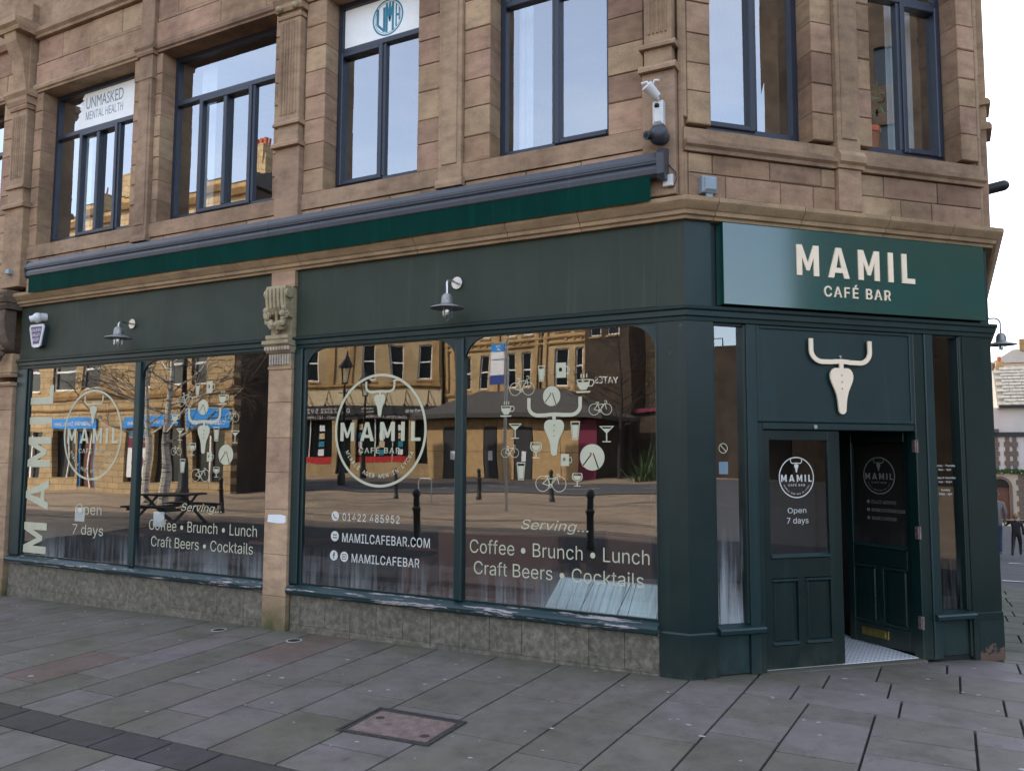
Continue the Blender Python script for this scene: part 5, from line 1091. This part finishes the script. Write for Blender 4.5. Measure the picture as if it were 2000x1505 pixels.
# estate agent: cream fascia with scroll brackets, dark sign
bM_ = thing('estate_agent_building', 'sandstone building with cream fascia, scroll brackets and dark estate agent sign', 'building', (-38, -44, 0))
tfM = frame(-31.7, -45, math.atan2(.34, .94))
wxm = [(.7, 1.75), (2.9, 4.0), (5.1, 6.2), (9.9, 11.0), (12.1, 13.2)]
opm = [(a, b, 7.30, 10.0) for a, b in wxm] + [(a, b, 11.2, 13.2) for a, b in wxm]; shm = [(.2, 1.9, .9, 4.2), (2.4, 6.6, .9, 4.2), (7.0, 8.2, .1, 4.2), (8.6, 14, .9, 4.2)]
facade(tfM, 0, 14.6, -.6, 14.5, opm + shm, .45, 'opp', bM_)
for o in opm: sash(tfM, o, bM_)
for o in shm: MB(tfM).box(o[0], o[1], .3, .32, o[2], o[3]).build('shop_window', 'pane_dark', bM_)
for u in (3.8, 5.2, 10.4, 12.2): MB(tfM).box(u - .03, u + .03, .2, .3, .9, 4.2).build('shop_mullion', 'sash', bM_)
for a, b in ((2.5, 6.5), (8.7, 13.9)): MB(tfM).box(a, b, .2, .22, .92, 1.4).build('red_strip', 'red_strip', bM_)
for i, u in enumerate((2.9, 4.5, 6.0, 9.3, 11.3, 13.0)):
    for k in range(4): MB(tfM).box(u, u + .42, .22, .24, 1.5 + k * .62, 1.95 + k * .62).build('property_card', ('paper', 'teal_logo', 'cream_wall')[(i + k) % 3], bM_)
MB(tfM).box(0, 14.6, -.10, .0, 5.32, 6.68).build('cream_fascia', 'cream_wall', bM_); MB(tfM).box(0, 14.6, -.16, .0, 4.55, 5.30).build('sign_board', 'dark_sign', bM_); MB(tfM).box(0, 14.6, -.05, .0, 4.22, 4.53).build('sign_board', 'dark_sign', bM_)
for s_, a, b, z0_, z1_ in (('Estates', .5, 2.6, 4.75, 5.1), ('01422 322 592', 7.2, 10.5, 4.72, 5.08), ('COMMERCIAL & AUCTIONS', 2.5, 6.0, 4.28, 4.48), ('SALES - LETTINGS - RESIDENTIAL - RENTALS', 8.2, 14.3, 4.28, 4.48), ('Sales Lettings', 5.2, 6.2, 4.95, 5.15), ('Management', 5.2, 6.2, 4.68, 4.86)): text(s_, tfM, a, b, z0_, z1_, -.17, 'white_paint', bM_)
for u in [.9 + 1.62 * i for i in range(9)]:
    p_ = [(u, -.12, 6.5), (u, -.30, 6.2), (u, -.42, 5.9), (u, -.62, 5.55), (u, -.72, 5.35)]; MB(tfM).tube(p_, .035, 6).build('scroll_bracket', 'iron', bM_, True); MB(tfM).tube([(u - .28, -.3, 5.3), (u - .1, -.5, 5.55), (u, -.3, 5.9)], .03, 6).build('scroll_bracket', 'iron', bM_, True)
    MB(tfM).ball((u, -.72, 5.32), .13, 8, 5).build('spotlight', 'iron', bM_, True)
for z0_, z1_, o_ in ((6.68, 6.98, .3), (10.5, 10.8, .2), (14.1, 14.6, .4)): band(tfM, 0, 14.6, z0_, z1_, o_, bM_)
for u in (.1, 7.0, 8.6, 14.3): MB(tfM).cbox(u, u + .5, -.12, .0, 6.98, 14.1, .02).build('pilaster', 'opp_trim', bM_)
MB(tfM).box(0, 14.6, .45, 9, -.6, 14.4).build('rear_block', 'soot', bM_); MB(tfM).prof([(-.4, 14.6), (9.2, 14.6), (4.4, 17)], -.1, 14.7).build('roof', 'slate', bM_)
# ornate building
bN = thing('ornate_building', 'ornate sandstone building with carved panels and paired sash windows behind the kiosk', 'building', (-26, -48, 0))
tfN = frame(-19.9, -45.4, 0); wxn = [(.5, 1.1), (1.6, 2.5), (4.3, 5.1), (5.7, 6.5), (8.0, 8.8), (9.6, 10.4)]
opn = [(a, b, 6.5, 9.05) for a, b in wxn] + [(a, b, 10.3, 12.3) for a, b in wxn]
facade(tfN, 0, 11.7, -.6, 14.8, opn, .45, 'opp', bN)
for o in opn: sash(tfN, o, bN)
for z0_, z1_, o_ in ((6.0, 6.3, .18), (9.35, 9.55, .16), (9.75, 9.95, .16), (12.9, 13.2, .2), (14.4, 14.9, .4)): band(tfN, 0, 11.7, z0_, z1_, o_, bN)
for u in (0, 3.0, 3.7, 7.1, 10.8, 11.4): MB(tfN).cbox(u, u + .32, -.14, .0, 6.3, 14.4, .03).build('pilaster', 'opp_trim', bN)
for u in (.6, 1.2, 1.8, 4.6, 5.2, 5.8, 8.3, 8.9, 9.5): MB(tfN).ball((u, -.02, 9.65), .12, 8, 5).build('carved_rosette', 'opp_trim', bN, True)
MB(tfN).tube([(3.45, -.1, 0), (3.45, -.1, 14.4)], .07, 8).build('downpipe', 'iron', bN)
MB(tfN).box(0, 11.7, .45, 9, -.6, 14.7).build('rear_block', 'soot', bN); MB(tfN).prof([(-.4, 14.9), (9.2, 14.9), (4.4, 17)], -.1, 11.8).build('roof', 'slate', bN)
# dark pub wall and brick gable
bY = thing('dark_pub_building', 'tall pub building in stone coloured dark for shade, with white name lettering beside the brick gable', 'building', (-18.2, -46, 0))
tfY = frame(-16.6, -44.6, 0); facade(tfY, 0, 3.3, -.6, 15.5, [(.6, 1.5, 9.6, 11.4), (2.0, 2.9, 9.6, 11.4)], .4, 'soot', bY); MB(tfY).box(.0, 3.3, .45, 8, -.6, 15.4).build('rear_block', 'soot', bY)
for o in ((.6, 1.5, 9.6, 11.4), (2.0, 2.9, 9.6, 11.4)): sash(tfY, o, bY)
text('YATES', tfY, .85, 2.5, 6.55, 6.95, -.05, 'white_paint', bY, name='letter', bold=.01, th=.04)
bG = thing('brick_gable', 'sunlit stone gable wall with a dark low shop in front', 'building', (-12, -48, 0))
tfG = frame(-6, -47.5, 0); MB(tfG).box(0, 10.6, 0, 8, -.6, 15).build('wall', 'opp_course', bG); MB(tfG).box(0, 10.6, -2.2, -.02, -.6, 4.6).build('low_shop', 'soot', bG); MB(tfG).box(0, 10.6, -2.5, -.02, 4.6, 4.9).build('flat_roof', 'maroon', bG)
for u in (1, 3, 5, 7): MB(tfG).box(u, u + 1.4, -2.23, -2.2, .6, 3.4).build('window', 'pane_dark', bG)
# kiosk
kk = thing('kiosk', 'low boarded plywood kiosk with dark hipped slate roof in the middle of the square', 'kiosk', (-22.4, -40.5, 0))
def box_(x0, x1, y0, y1, z0, z1, nm, mt, **k): return MB().box(x0, x1, y0, y1, z0, z1).build(nm, mt, kk, **k)
box_(-28.15, -16.55, -43.5, -38.1, -.2, 4.0, 'body', 'soot')
xs_ = [-28.2, -26.9, -25.6, -24.0, -23.0, -21.8, -20.5, -18.6, -17.6, -16.5]; kind_ = [1, 0, 1, 0, 1, 0, 1, 1, 2]
for (a, b), k_ in zip(zip(xs_[:-1], xs_[1:]), kind_):
    if k_ == 1:
        box_(a + .02, b - .02, -38.1, -38.02, -.15, 1.85, 'ply_panel', 'ply'); box_(a + .02, b - .02, -38.1, -38.03, 1.88, 3.85, 'ply_panel', 'ply')
    elif k_ == 0: 
        d_ = box_(a + .05, b - .05, -38.1, -38.04, -.15, 3.3, 'door', 'dark_sign'); box_(a + .02, b - .02, -38.1, -38.02, 3.34, 3.85, 'ply_panel', 'ply'); MB().box((a + b) / 2 - .15, (a + b) / 2 + .15, -38.04, -38.02, 1.3, 1.9).build('notice', 'paper', d_)
    else: box_(a, b, -38.1, -38.02, -.15, 3.85, 'ply_panel', 'maroon')
MB().add([(-29, -37.3, 3.9), (-15.8, -37.3, 3.9), (-15.8, -44.2, 3.9), (-29, -44.2, 3.9), (-29, -37.3, 4.2), (-15.8, -37.3, 4.2), (-15.8, -44.2, 4.2), (-29, -44.2, 4.2), (-26, -40.7, 5.9), (-19.5, -40.7, 5.9)],
         [(0, 1, 2, 3), (0, 1, 5, 4), (1, 2, 6, 5), (2, 3, 7, 6), (3, 0, 4, 7), (4, 5, 9, 8), (5, 6, 9), (6, 7, 8, 9), (7, 4, 8)]).build('roof', 'slate', kk)
# blocks to the east, seen mirrored in the sign and the narrow side light
bE = thing('office_block', 'tall dark office block to the east, mirrored in the glossy sign', 'building', (50, 8, -1)); tfE = lambda u, w, z: (46 + w, -6.6 + u, z * 1.6 + 1.8)
oe = [(u, u + 2.6, z, z + 1.5) for u in range(1, 36, 4) for z in range(2, 17, 3)]
facade(tfE, 0, 38, -3, 19, oe, .4, 'soot', bE); MB(tfE).box(0, 38, .42, 14, -3, 18.9).build('rear_block', 'dark', bE)
for o in oe[:60]: MB(tfE).box(o[0], o[1], .2, .25, o[2], o[3]).build('window', 'pane_dark', bE)
bF = thing('warehouse', 'lower dark stone warehouse beside the east office block', 'building', (50, -18, -1)); tfF = lambda u, w, z: (48 + w, -30 + u, z)
of = [(u, u + 1.2, z, z + 1.8) for u in range(2, 22, 3) for z in (1, 4)]; facade(tfF, 0, 23, -1, 9.0, of, .4, 'soot', bF); MB(tfF).box(0, 23, .42, 12, -1, 8.9).build('rear_block', 'dark', bF)
for o in of: MB(tfF).box(o[0], o[1], .2, .25, o[2], o[3]).build('window', 'pane_dark', bF)
for u, z in ((20.5, 10.0), (17.5, 9.8)): MB(tfF).tube([(u, 2, 8.9), (u, 2, z), (u + .8, 2, z), (u + .8, 2, 8.9)], .05, 5).build('roof_rail', 'iron', bF)

# street furniture on the square
def bollard():
    t_ = thing('bollard', 'x', 'bollard', (0, 0, 0), 'black cast iron bollards on the square')
    MB().lathe([(.001, 0), (.095, 0), (.095, .12), (.075, .15), (.068, .62), (.085, .65), (.085, .70), (.062, .73), (.058, .93), (.08, .96), (.075, 1.02), (.04, 1.07), (.001, 1.085)], (0, 0, 0), 14).build('post', 'iron', t_, True); return t_
B0 = None
for x, y, lb in ((-7.5, -7.0, 'black bollard mirrored left of the middle mullion in the right window'), (-3.9, -7.3, 'black bollard mirrored above the word Lunch in the right window'), (-17.6, -11.2, 'black bollard mirrored above the word Brunch in the left window'), (-13.4, -19.4, 'thin distant bollard mirrored beside the kiosk door'), (-10.4, -19.4, 'thin distant bollard mirrored under the saddle emblem'), (-2.2, -9.5, 'black bollard mirrored at the right end of the right window'), (-17.2, -19.6, 'thin distant bollard mirrored under the estate agent sign')):
    if B0 is None: B0 = bollard(); B0.location = (x, y, gz(x, y)); B0['label'] = lb
    else: copy_thing(B0, (x, y, gz(x, y)), lb)
def lantern():
    t_ = thing('street_lamp', 'x', 'street lamp', (0, 0, 0), 'Victorian street lanterns')
    MB().lathe([(.001, 0), (.22, 0), (.22, .5), (.16, .6), (.13, 1.6), (.085, 1.75), (.06, 4.9), (.09, 4.95), (.05, 5.2), (.04, 5.45)], (0, 0, 0), 12).build('post', 'iron', t_, True)
    MB().tube([(-.4, 0, 4.95), (.4, 0, 4.95)], .025, 6).build('ladder_bar', 'iron', t_)
    MB().lathe([(.18, 5.5), (.36, 6.35)], (0, 0, 0), 4).build('lantern_glass', 'far_glass', t_)
    for k in range(4):
        a = math.pi / 2 * k; MB().tube([(.18 * math.cos(a), .18 * math.sin(a), 5.5), (.37 * math.cos(a), .37 * math.sin(a), 6.37)], .02, 5).build('lantern_bar', 'iron', t_)
    MB().lathe([(.001, 5.45), (.2, 5.45), (.2, 5.52), (.001, 5.52)], (0, 0, 0), 8).build('lantern_base', 'iron', t_); MB().lathe([(.42, 6.35), (.42, 6.42), (.15, 6.8), (.08, 6.95), (.03, 7.2), (.001, 7.3)], (0, 0, 0), 8).build('lantern_cap', 'iron', t_, True); return t_
l0 = lantern(); l0.location = (-26.9, -28.0, gz(-26.9, -28)); l0['label'] = 'nearer black Victorian street lantern mirrored left of the round logo'
copy_thing(l0, (-32.2, -36.5, gz(-32.2, -36.5)), 'farther black Victorian street lantern mirrored behind the round logo')
copy_thing(l0, (-22.0, -13.5, gz(-22, -13.5)), 'black Victorian street lantern mirrored behind the birch in the left window')
c = thing('bike_rack', 'plain steel hoop bike stand on the square near the kiosk', 'bike stand', (-15.6, -19.3, 0)); MB().tube([(-15.95, -19.3, -.05), (-15.95, -19.3, .7), (-15.9, -19.3, .78), (-15.82, -19.3, .82), (-15.45, -19.3, .82), (-15.37, -19.3, .78), (-15.33, -19.3, .7), (-15.33, -19.3, -.05)], .03, 8).build('hoop', 'steel', c, True)
c = thing('bus_stop_flag', 'bus stop pole with blue and white flag numbered 2 by the road', 'bus stop', (-9.9, -15, 0))
MB().tube([(-9.85, -15, -.1), (-9.85, -15, 5.2)], .05, 10).build('pole', 'steel', c, True)
tfS = frame(-9.93, -15.0, 0); MB(tfS).box(.0, .46, -.01, .02, 3.85, 5.1).build('flag', 'paper', c); MB(tfS).box(.0, .46, -.015, -.01, 4.85, 5.1).build('flag_head', 'blue_sign', c); MB(tfS).box(.0, .46, -.015, -.01, 3.85, 4.12).build('flag_foot', M.setdefault('navy', simple('navy', (.02, .05, .25), .5)), c); text('2', tfS, .15, .28, 4.9, 5.05, -.018, 'white_paint', c); MB(tfS).box(.02, .44, -.015, -.01, 4.58, 4.61).build('flag_rule', 'navy', c)
c = thing('picnic_table', 'dark wooden picnic table under the birch trees', 'table', (-16.5, -8.6, -.2))
for x, z, hw in ((0, .74, .38), (-.75, .45, .14), (.75, .45, .14)): MB().box(-16.5 - .9, -16.5 + .9, -8.6 + x - hw, -8.6 + x + hw, z - .14, z - .09).build('table_top' if x == 0 else 'seat', 'iron', c)
for x in (-17.2, -15.8):
    MB().tube([(x, -9.2, -.15), (x, -8.35, .62)], .04, 4).build('leg', 'iron', c); MB().tube([(x, -8.0, -.15), (x, -8.85, .62)], .04, 4).build('leg', 'iron', c); MB().box(x - .03, x + .03, -9.4, -7.8, .22, .30).build('brace', 'iron', c)

# trees ---------------------------------------------------------------
t = NT('birch bark'); b_ = t.noise(1, 4, .7, (3, 3, 26)); t.bsdf(t.ramp(b_, [(.40, (.05, .04, .035)), (.47, (.62, .58, .50)), (.8, (.75, .72, .64))]), .7); M['birch'] = t.m
M['twig'] = simple('birch twigs', (.10, .07, .05), .8); M['bark'] = simple('dark bark', (.03, .024, .02), .9)
def tree(loc, H, seed, name, label, trunk_mat, twig_mat, lean=(0, 0), spread=1.0, n1=22, low=.22):
    rnd = random.Random(seed); T = thing(name, label, 'tree', loc); x, y, z = loc; P = []
    for i in range(13):
        k = i / 12; P.append(Vector((x + lean[0] * k + rnd.uniform(-.05, .05) * k * 2, y + lean[1] * k + rnd.uniform(-.05, .05) * k * 2, z + H * k - .1)))
    MB().tube([tuple(p) for p in P], [.015 * H * (1 - .93 * (i / 12)) for i in range(13)], 10).build('trunk', trunk_mat, T, True)
    limbs = MB(); tw = MB()
    def grow(p, d, L, r, depth):
        pts = [p]; q = p
        for i in range(4):
            d = (d + Vector((rnd.uniform(-.22, .22), rnd.uniform(-.22, .22), rnd.uniform(-.12, .16) - (.16 if depth > 1 else 0)))).normalized(); q = q + d * L / 4; pts.append(q)
        (limbs if depth == 0 else tw).tube([tuple(a) for a in pts], [r * (1 - .8 * i / 4) for i in range(5)], 5 if depth == 0 else 3, cap=False)
        if depth < 3:
            for i in range(5 if depth < 2 else 4):
                a = pts[rnd.randint(1, 4)]; dd = (d + Vector((rnd.uniform(-1, 1), rnd.uniform(-1, 1), rnd.uniform(-.5, .6))) * .9).normalized(); grow(a, dd, L * rnd.uniform(.4, .62), max(r * .42, .005), depth + 1)
    for i in range(n1):
        k = low + (1 - low) * (i + .5) / n1; a = rnd.uniform(0, 6.28); p = P[min(11, int(k * 12))].lerp(P[min(12, int(k * 12) + 1)], k * 12 % 1)
        grow(p, Vector((math.cos(a), math.sin(a), rnd.uniform(.35, .8))).normalized(), H * .30 * (1.15 - k) * spread + .5, .0055 * H * (1.15 - k), 0)
    limbs.build('limbs', trunk_mat, T); tw.build('crown', twig_mat, T)
tree((-19.6, -10.9, -.1), 9.0, 3, 'birch_tree', 'bare white trunked birch mirrored in the left window', 'birch', 'twig', (.3, .2))
tree((-25.0, -14.5, -.15), 9.5, 8, 'birch_tree', 'second bare birch further left on the square', 'birch', 'twig', (-.4, .1))
tree((-15.2, -39, .2), 9.5, 15, 'bare_tree', 'dark bare tree standing before the pub and brick gable', 'bark', 'bark', (0, 0), 1.1, 26, .25)
random.seed(3)
c = thing('planter_shrub', 'dark green spiky shrub in front of the low shop across the square', 'shrub', (-11, -36, .1)); mb = MB()
for i in range(260):
    a = random.uniform(0, 6.28); e = random.uniform(.2, 1.3); L = random.uniform(1.2, 2.6); b = Vector((-11 + random.uniform(-2, 2), -36 + random.uniform(-.8, .8), .1)); d = Vector((math.cos(a) * math.cos(e), math.sin(a) * math.cos(e), math.sin(e))); s_ = d.cross(Vector((0, 0, 1))).normalized() * .06
    mb.add([tuple(b - s_), tuple(b + s_), tuple(b + d * L)], [(0, 1, 2)])
mb.build('foliage', 'leaf', c)

# ------------------------------------------------------------------ the street to the right
pubz = -1.75
pb = thing('white_pub', 'white rendered pub with stone quoins and arched doorway down the street', 'pub', (6, 46, pubz))
M['render_white'] = simple('white render', (.66, .64, .62), .8, 0, .06, 1.5); M['render_cream'] = simple('cream render', (.60, .52, .42), .8, 0, .06, 1.5); M['quoin'] = simple('pub quoin stone', (.16, .13, .11), .8); M['garland'] = simple('evergreen garland', (.03, .09, .02), .8, 0, .5, 12)
tfP = lambda u, w, z: (u, 45 + w, z)
facade(tfP, 3.2, 14, .92, 4.35, [(3.75, 4.0, 1.2, 2.5), (6.4, 7.3, 1.2, 2.5), (9, 9.9, 1.2, 2.5)], .4, 'render_white', pb)
facade(tfP, 3.0, 14, pubz - .3, .88, [(3.78, 4.62, pubz, .1), (6.5, 7.6, -1, .3)], .4, 'render_cream', pb)
MB(tfP).prism([(3.78, .1)] + [(4.2 + .42 * math.cos(R_(a)), .1 + .42 * math.sin(R_(a))) for a in range(0, 181, 15)][::-1][0:0] + [(3.78, .1), (4.62, .1), (4.62, .5), (3.78, .5)][1:], -.001, .02).build('door_arch', 'render_cream', pb) if False else None
arch = [(4.2 + .42 * math.cos(R_(a)), .1 + .42 * math.sin(R_(a))) for a in range(0, 181, 12)]; archo = [(4.2 + .56 * math.cos(R_(a)), .1 + .56 * math.sin(R_(a))) for a in range(180, -1, -12)]
MB(tfP).prism(arch, -.03, .0).build('arch_opening', 'dark', pb); MB(tfP).prism(arch + archo, -.09, .0).build('arch_surround', 'quoin', pb)
for u in (3.64, 4.63): MB(tfP).box(u, u + .14, -.08, .0, pubz, .1).build('door_jamb', 'quoin', pb)
MB(tfP).box(3.80, 4.60, .15, .2, pubz, .1).build('door', 'wood_dark', pb)
k = 0
for cx in (4.10, 4.62, 4.95):
    for i in range(7): MB(tfP).box(cx - .10 - (.06 if i % 2 else 0), cx + .10 + (.06 if i % 2 else 0), -.05, .0, .98 + i * .255, 1.225 + i * .255).build('quoin', 'quoin', pb)
for i in range(9): MB(tfP).box(5.05 - (.1 if i % 2 else 0), 5.35, -.05, .0, pubz + i * .28, pubz + .26 + i * .28).build('quoin', 'quoin', pb)
for o in ((3.75, 4.0, 1.2, 2.5), (6.4, 7.3, 1.2, 2.5), (9, 9.9, 1.2, 2.5), (6.5, 7.6, -1, .3)): MB(tfP).box(o[0], o[1], .15, .2, o[2], o[3]).build('window', 'pane_dark', pb)
MB(tfP).box(3.2, 14, -.12, .0, 2.78, 3.02).build('timber_band', 'iron', pb); MB(tfP).box(4.3, 14, -.3, .0, 4.35, 4.50).build('gutter', 'iron', pb)
mb = MB(tfP); random.seed(9)
for i in range(500): 
    u = random.uniform(3.0, 7); z = .90 + random.uniform(-.12, .12); w = -.12 + random.uniform(-.1, .05); mb.box(u, u + .09, w, w + .06, z, z + .05)
mb.build('garland', 'garland', pb, kind='stuff')
for i in range(8): MB(tfP).ball((3.4 + i * .45, -.26, .84 + (i % 2) * .08), .03, 6, 4).build('garland_light', M.setdefault('bulb_on', simple('warm bulb', (.8, .7, .4), .4)), pb)
M['stone_slate'] = simple('stone slate', (.20, .185, .155), .9, 0, .35, 5, .3)
for i in range(12):
    z = 4.45 + i * .20; w = -.35 + i * .33
    for j in range(9):
        u = 4.30 + j * .62 + (i % 2) * .28; MB(tfP).add([(u, w, z + .05), (u + .6, w, z + .05), (u + .6, w + .37, z + .24), (u, w + .37, z + .24), (u, w, z), (u + .6, w, z), (u + .6, w + .37, z + .2), (u, w + .37, z + .2)], [(0, 1, 2, 3), (4, 5, 6, 7), (0, 1, 5, 4), (1, 2, 6, 5), (2, 3, 7, 6), (3, 0, 4, 7)]).build('roof_slate', 'stone_slate', pb)
MB(tfP).add([(4.25, -.3, 4.3), (14, -.3, 4.3), (14, 3.7, 6.72), (4.25, 3.7, 6.72), (4.25, 7.5, 4.3), (14, 7.5, 4.3)], [(0, 1, 2, 3), (3, 2, 5, 4), (0, 3, 4), (1, 5, 2), (0, 4, 5, 1)]).build('roof', 'stone_slate', pb)
MB(tfP).box(3.2, 4.27, .3, 6, 2.9, 4.3).build('side_wall', 'render_white', pb)
MB(tfP).add([(2.9, -.3, 3.0), (4.25, -.3, 3.0), (4.25, 1.6, 4.3), (2.9, 1.6, 4.3), (2.9, 1.6, 3), (4.25, 1.6, 3)], [(0, 1, 2, 3), (0, 3, 4), (1, 5, 2), (4, 3, 2, 5), (0, 4, 5, 1)]).build('porch_roof', 'slate', pb)
MB(tfP).box(4.3, 14, .4, 7, 2.5, 4.3).build('rear_block', 'render_white', pb); MB(tfP).box(3.2, 14, .4, 7, pubz, 2.5).build('rear_block', 'dark', pb)
gh = thing('gable_house', 'white gabled house with brick chimneys behind the pub', 'house', (3.5, 52, pubz)); MB().box(2.2, 4.7, 52, 58, pubz, 7.0).build('wall', 'render_white', gh)
for u in (3.95, 4.6): ch = MB().box(u, u + .45, 52.5, 53.2, 6.9, 7.6).build('chimney', 'opp_trim', gh); MB().lathe([(.1, 0), (.12, .35)], (u + .2, 52.8, 7.6), 8).build('chimney_pot', 'terracotta', ch)
gh2 = thing('ridge_house', 'grey roofed house with a chimney rising behind the slate roof', 'house', (8, 60, pubz)); MB().box(5.0, 14, 60, 66, pubz, 8.2).build('wall', 'render_cream', gh2); MB().add([(4.6, 59.6, 8.2), (14, 59.6, 8.2), (14, 66.4, 8.2), (4.6, 66.4, 8.2), (6.2, 63, 9.5), (14, 63, 9.5)], [(0, 1, 5, 4), (1, 2, 5), (2, 3, 4, 5), (3, 0, 4), (0, 3, 2, 1)]).build('roof', 'slate', gh2); MB().box(6.6, 7.3, 62.5, 63.3, 9.0, 10.2).build('chimney', 'opp_trim', gh2)
sheet('far_pavement', [2.3, 6, 14], [43.2, 44, 44.95], .10, 'square')
for i, (yy, xx) in enumerate(((16.3, 3.0), (11.0, 2.62))):
    o = MB().add([(xx, yy, gz(xx, yy) + .002), (xx + .5, yy, gz(xx + .5, yy) + .002), (xx + .5, yy + .12, gz(xx, yy + .12) + .002), (xx, yy + .12, gz(xx, yy + .12) + .002)], [(0, 1, 2, 3)]).build('road_marking', 'white_paint'); o['kind'] = 'structure'

def skin_body(name, nodes, edges, parent, mats, pick, levels=2):
    me = bpy.data.meshes.new('tmp'); me.from_pydata([n[:3] for n in nodes], edges, []); o = bpy.data.objects.new('tmp', me); col.objects.link(o)
    m = o.modifiers.new('s', 'SKIN'); sv_ = me.skin_vertices[0].data
    for i, n in enumerate(nodes): sv_[i].radius = (n[3], n[4] if len(n) > 4 else n[3]); sv_[i].use_root = i == 0
    o.modifiers.new('b', 'SUBSURF').levels = levels
    dg = bpy.context.evaluated_depsgraph_get(); dg.update(); r = bpy.data.meshes.new_from_object(o.evaluated_get(dg)); bpy.data.objects.remove(o)
    r.name = name; q = bpy.data.objects.new(name, r); col.objects.link(q); q.parent = parent
    r.materials.clear()
    for mm in mats: r.materials.append(M[mm])
    for p in r.polygons: p.use_smooth = True; p.material_index = pick(p.center)
    return q
M['skin'] = simple('skin', (.45, .28, .20), .5); M['jeans'] = simple('blue jeans', (.03, .05, .10), .8); M['grey_coat'] = simple('grey coat', (.16, .15, .145), .8); M['black_coat'] = simple('black coat', (.012, .012, .014), .7); M['hair_fair'] = simple('fair hair', (.28, .19, .10), .7); M['hair_brown'] = simple('brown hair', (.07, .04, .02), .7); M['shoe'] = simple('pale shoe', (.35, .33, .32), .6)
def person(loc, h, label, coat, hair, rot, stride, armR):
    P = thing('person', label, 'person', loc); P.rotation_euler = (0, 0, rot); k = h / 1.75; s = stride
    N = [(0, 0, .95, .14, .11), (0, 0, 1.15, .15, .105), (0, 0, 1.36, .17, .11), (0, 0, 1.47, .07, .065), (0, .01, 1.56, .06, .06),
         (.10, 0, .90, .095, .095), (.11, s * .18, .50, .068, .07), (.11, -s * .02 + s * .14, .09, .045, .05), (.12, s * .14 + .12, .04, .04, .035),
         (-.10, 0, .90, .095, .095), (-.11, -s * .10, .50, .068, .07), (-.11, -s * .42, .16, .045, .05), (-.12, -s * .42 + .08, .06, .04, .035),
         (.20, 0, 1.40, .065, .065), (.25, -.03, 1.14, .05, .05), (.24, .06, .92, .036, .036), (.24, .08, .84, .035, .02),
         (-.20, 0, 1.40, .065, .065)] + armR
    E = [(0, 1), (1, 2), (2, 3), (3, 4), (0, 5), (5, 6), (6, 7), (7, 8), (0, 9), (9, 10), (10, 11), (11, 12), (2, 13), (13, 14), (14, 15), (15, 16), (2, 17), (17, 18), (18, 19), (19, 20)]
    N = [(a[0] * k, a[1] * k, a[2] * k, a[3] * k, a[4] * k) for a in N]
    def pick(c):
        z = c.z / k
        if z < .10: return 3
        if z < .80: return 1
        if z > 1.47 or (abs(c.x) / k > .2 and z < .90): return 2
        return 0
    skin_body('body', N, E, P, [coat, 'jeans' if coat != 'black_coat' else 'black_coat', 'skin', 'shoe'], pick)
    def local(mb, nm, mt):
        o = mb.build(nm, mt); l = Vector(o.location); o.parent = P; o.location = l; return o
    local(MB().ball((0, .01 * k, 1.645 * k), .105 * k, 16, 10, 1.18), 'head', 'skin'); hd = MB(); hd.ball((0, -.018 * k, 1.672 * k), .112 * k, 14, 9, 1.08); local(hd, 'hair', hair)
    local(MB().tube([(0, .115 * k, 1.66 * k), (0, .135 * k, 1.63 * k)], .014 * k, 6), 'nose', 'skin')
    for sx in (-1, 1): local(MB().ball((sx * .04 * k, .103 * k, 1.665 * k), .012 * k, 6, 4), 'eye', 'dark'); local(MB().ball((sx * .105 * k, .005 * k, 1.64 * k), .022 * k, 6, 4, 1.3), 'ear', 'skin')
    # four fingers and a thumb on each hand
    for hx, hy, hz in ((.24 * k, .08 * k, .84 * k), (N[20][0], N[20][1], N[20][2])):
        for f in range(4): local(MB().tube([(hx, hy + (-.022 + f * .015) * k, hz), (hx + .004, hy + (-.024 + f * .016) * k, hz - .045 * k), (hx - .012 * k, hy + (-.024 + f * .016) * k, hz - (.078 - .006 * abs(f - 1.5)) * k)], [.009 * k, .008 * k, .006 * k], 6), 'finger', 'skin')
        local(MB().tube([(hx, hy + .03 * k, hz + .02 * k), (hx - .01 * k, hy + .055 * k, hz - .02 * k)], [.010 * k, .007 * k], 6), 'thumb', 'skin')
    return P
gza = -.88
person((2.86, 19.0, gza), 1.72, 'adult in a grey coat and jeans holding the hand of the child', 'grey_coat', 'hair_brown', R_(8), .5, [(-.27, .0, 1.14, .05, .05), (-.27, .06, .93, .036, .036), (-.27, .08, .85, .035, .02)])
person((3.33, 18.95, gza), 1.12, 'small child in a black coat stepping along beside the adult', 'black_coat', 'hair_fair', R_(-12), .9, [(-.30, .03, 1.32, .05, .05), (-.37, .06, 1.25, .036, .036), (-.41, .07, 1.24, .03, .02)])
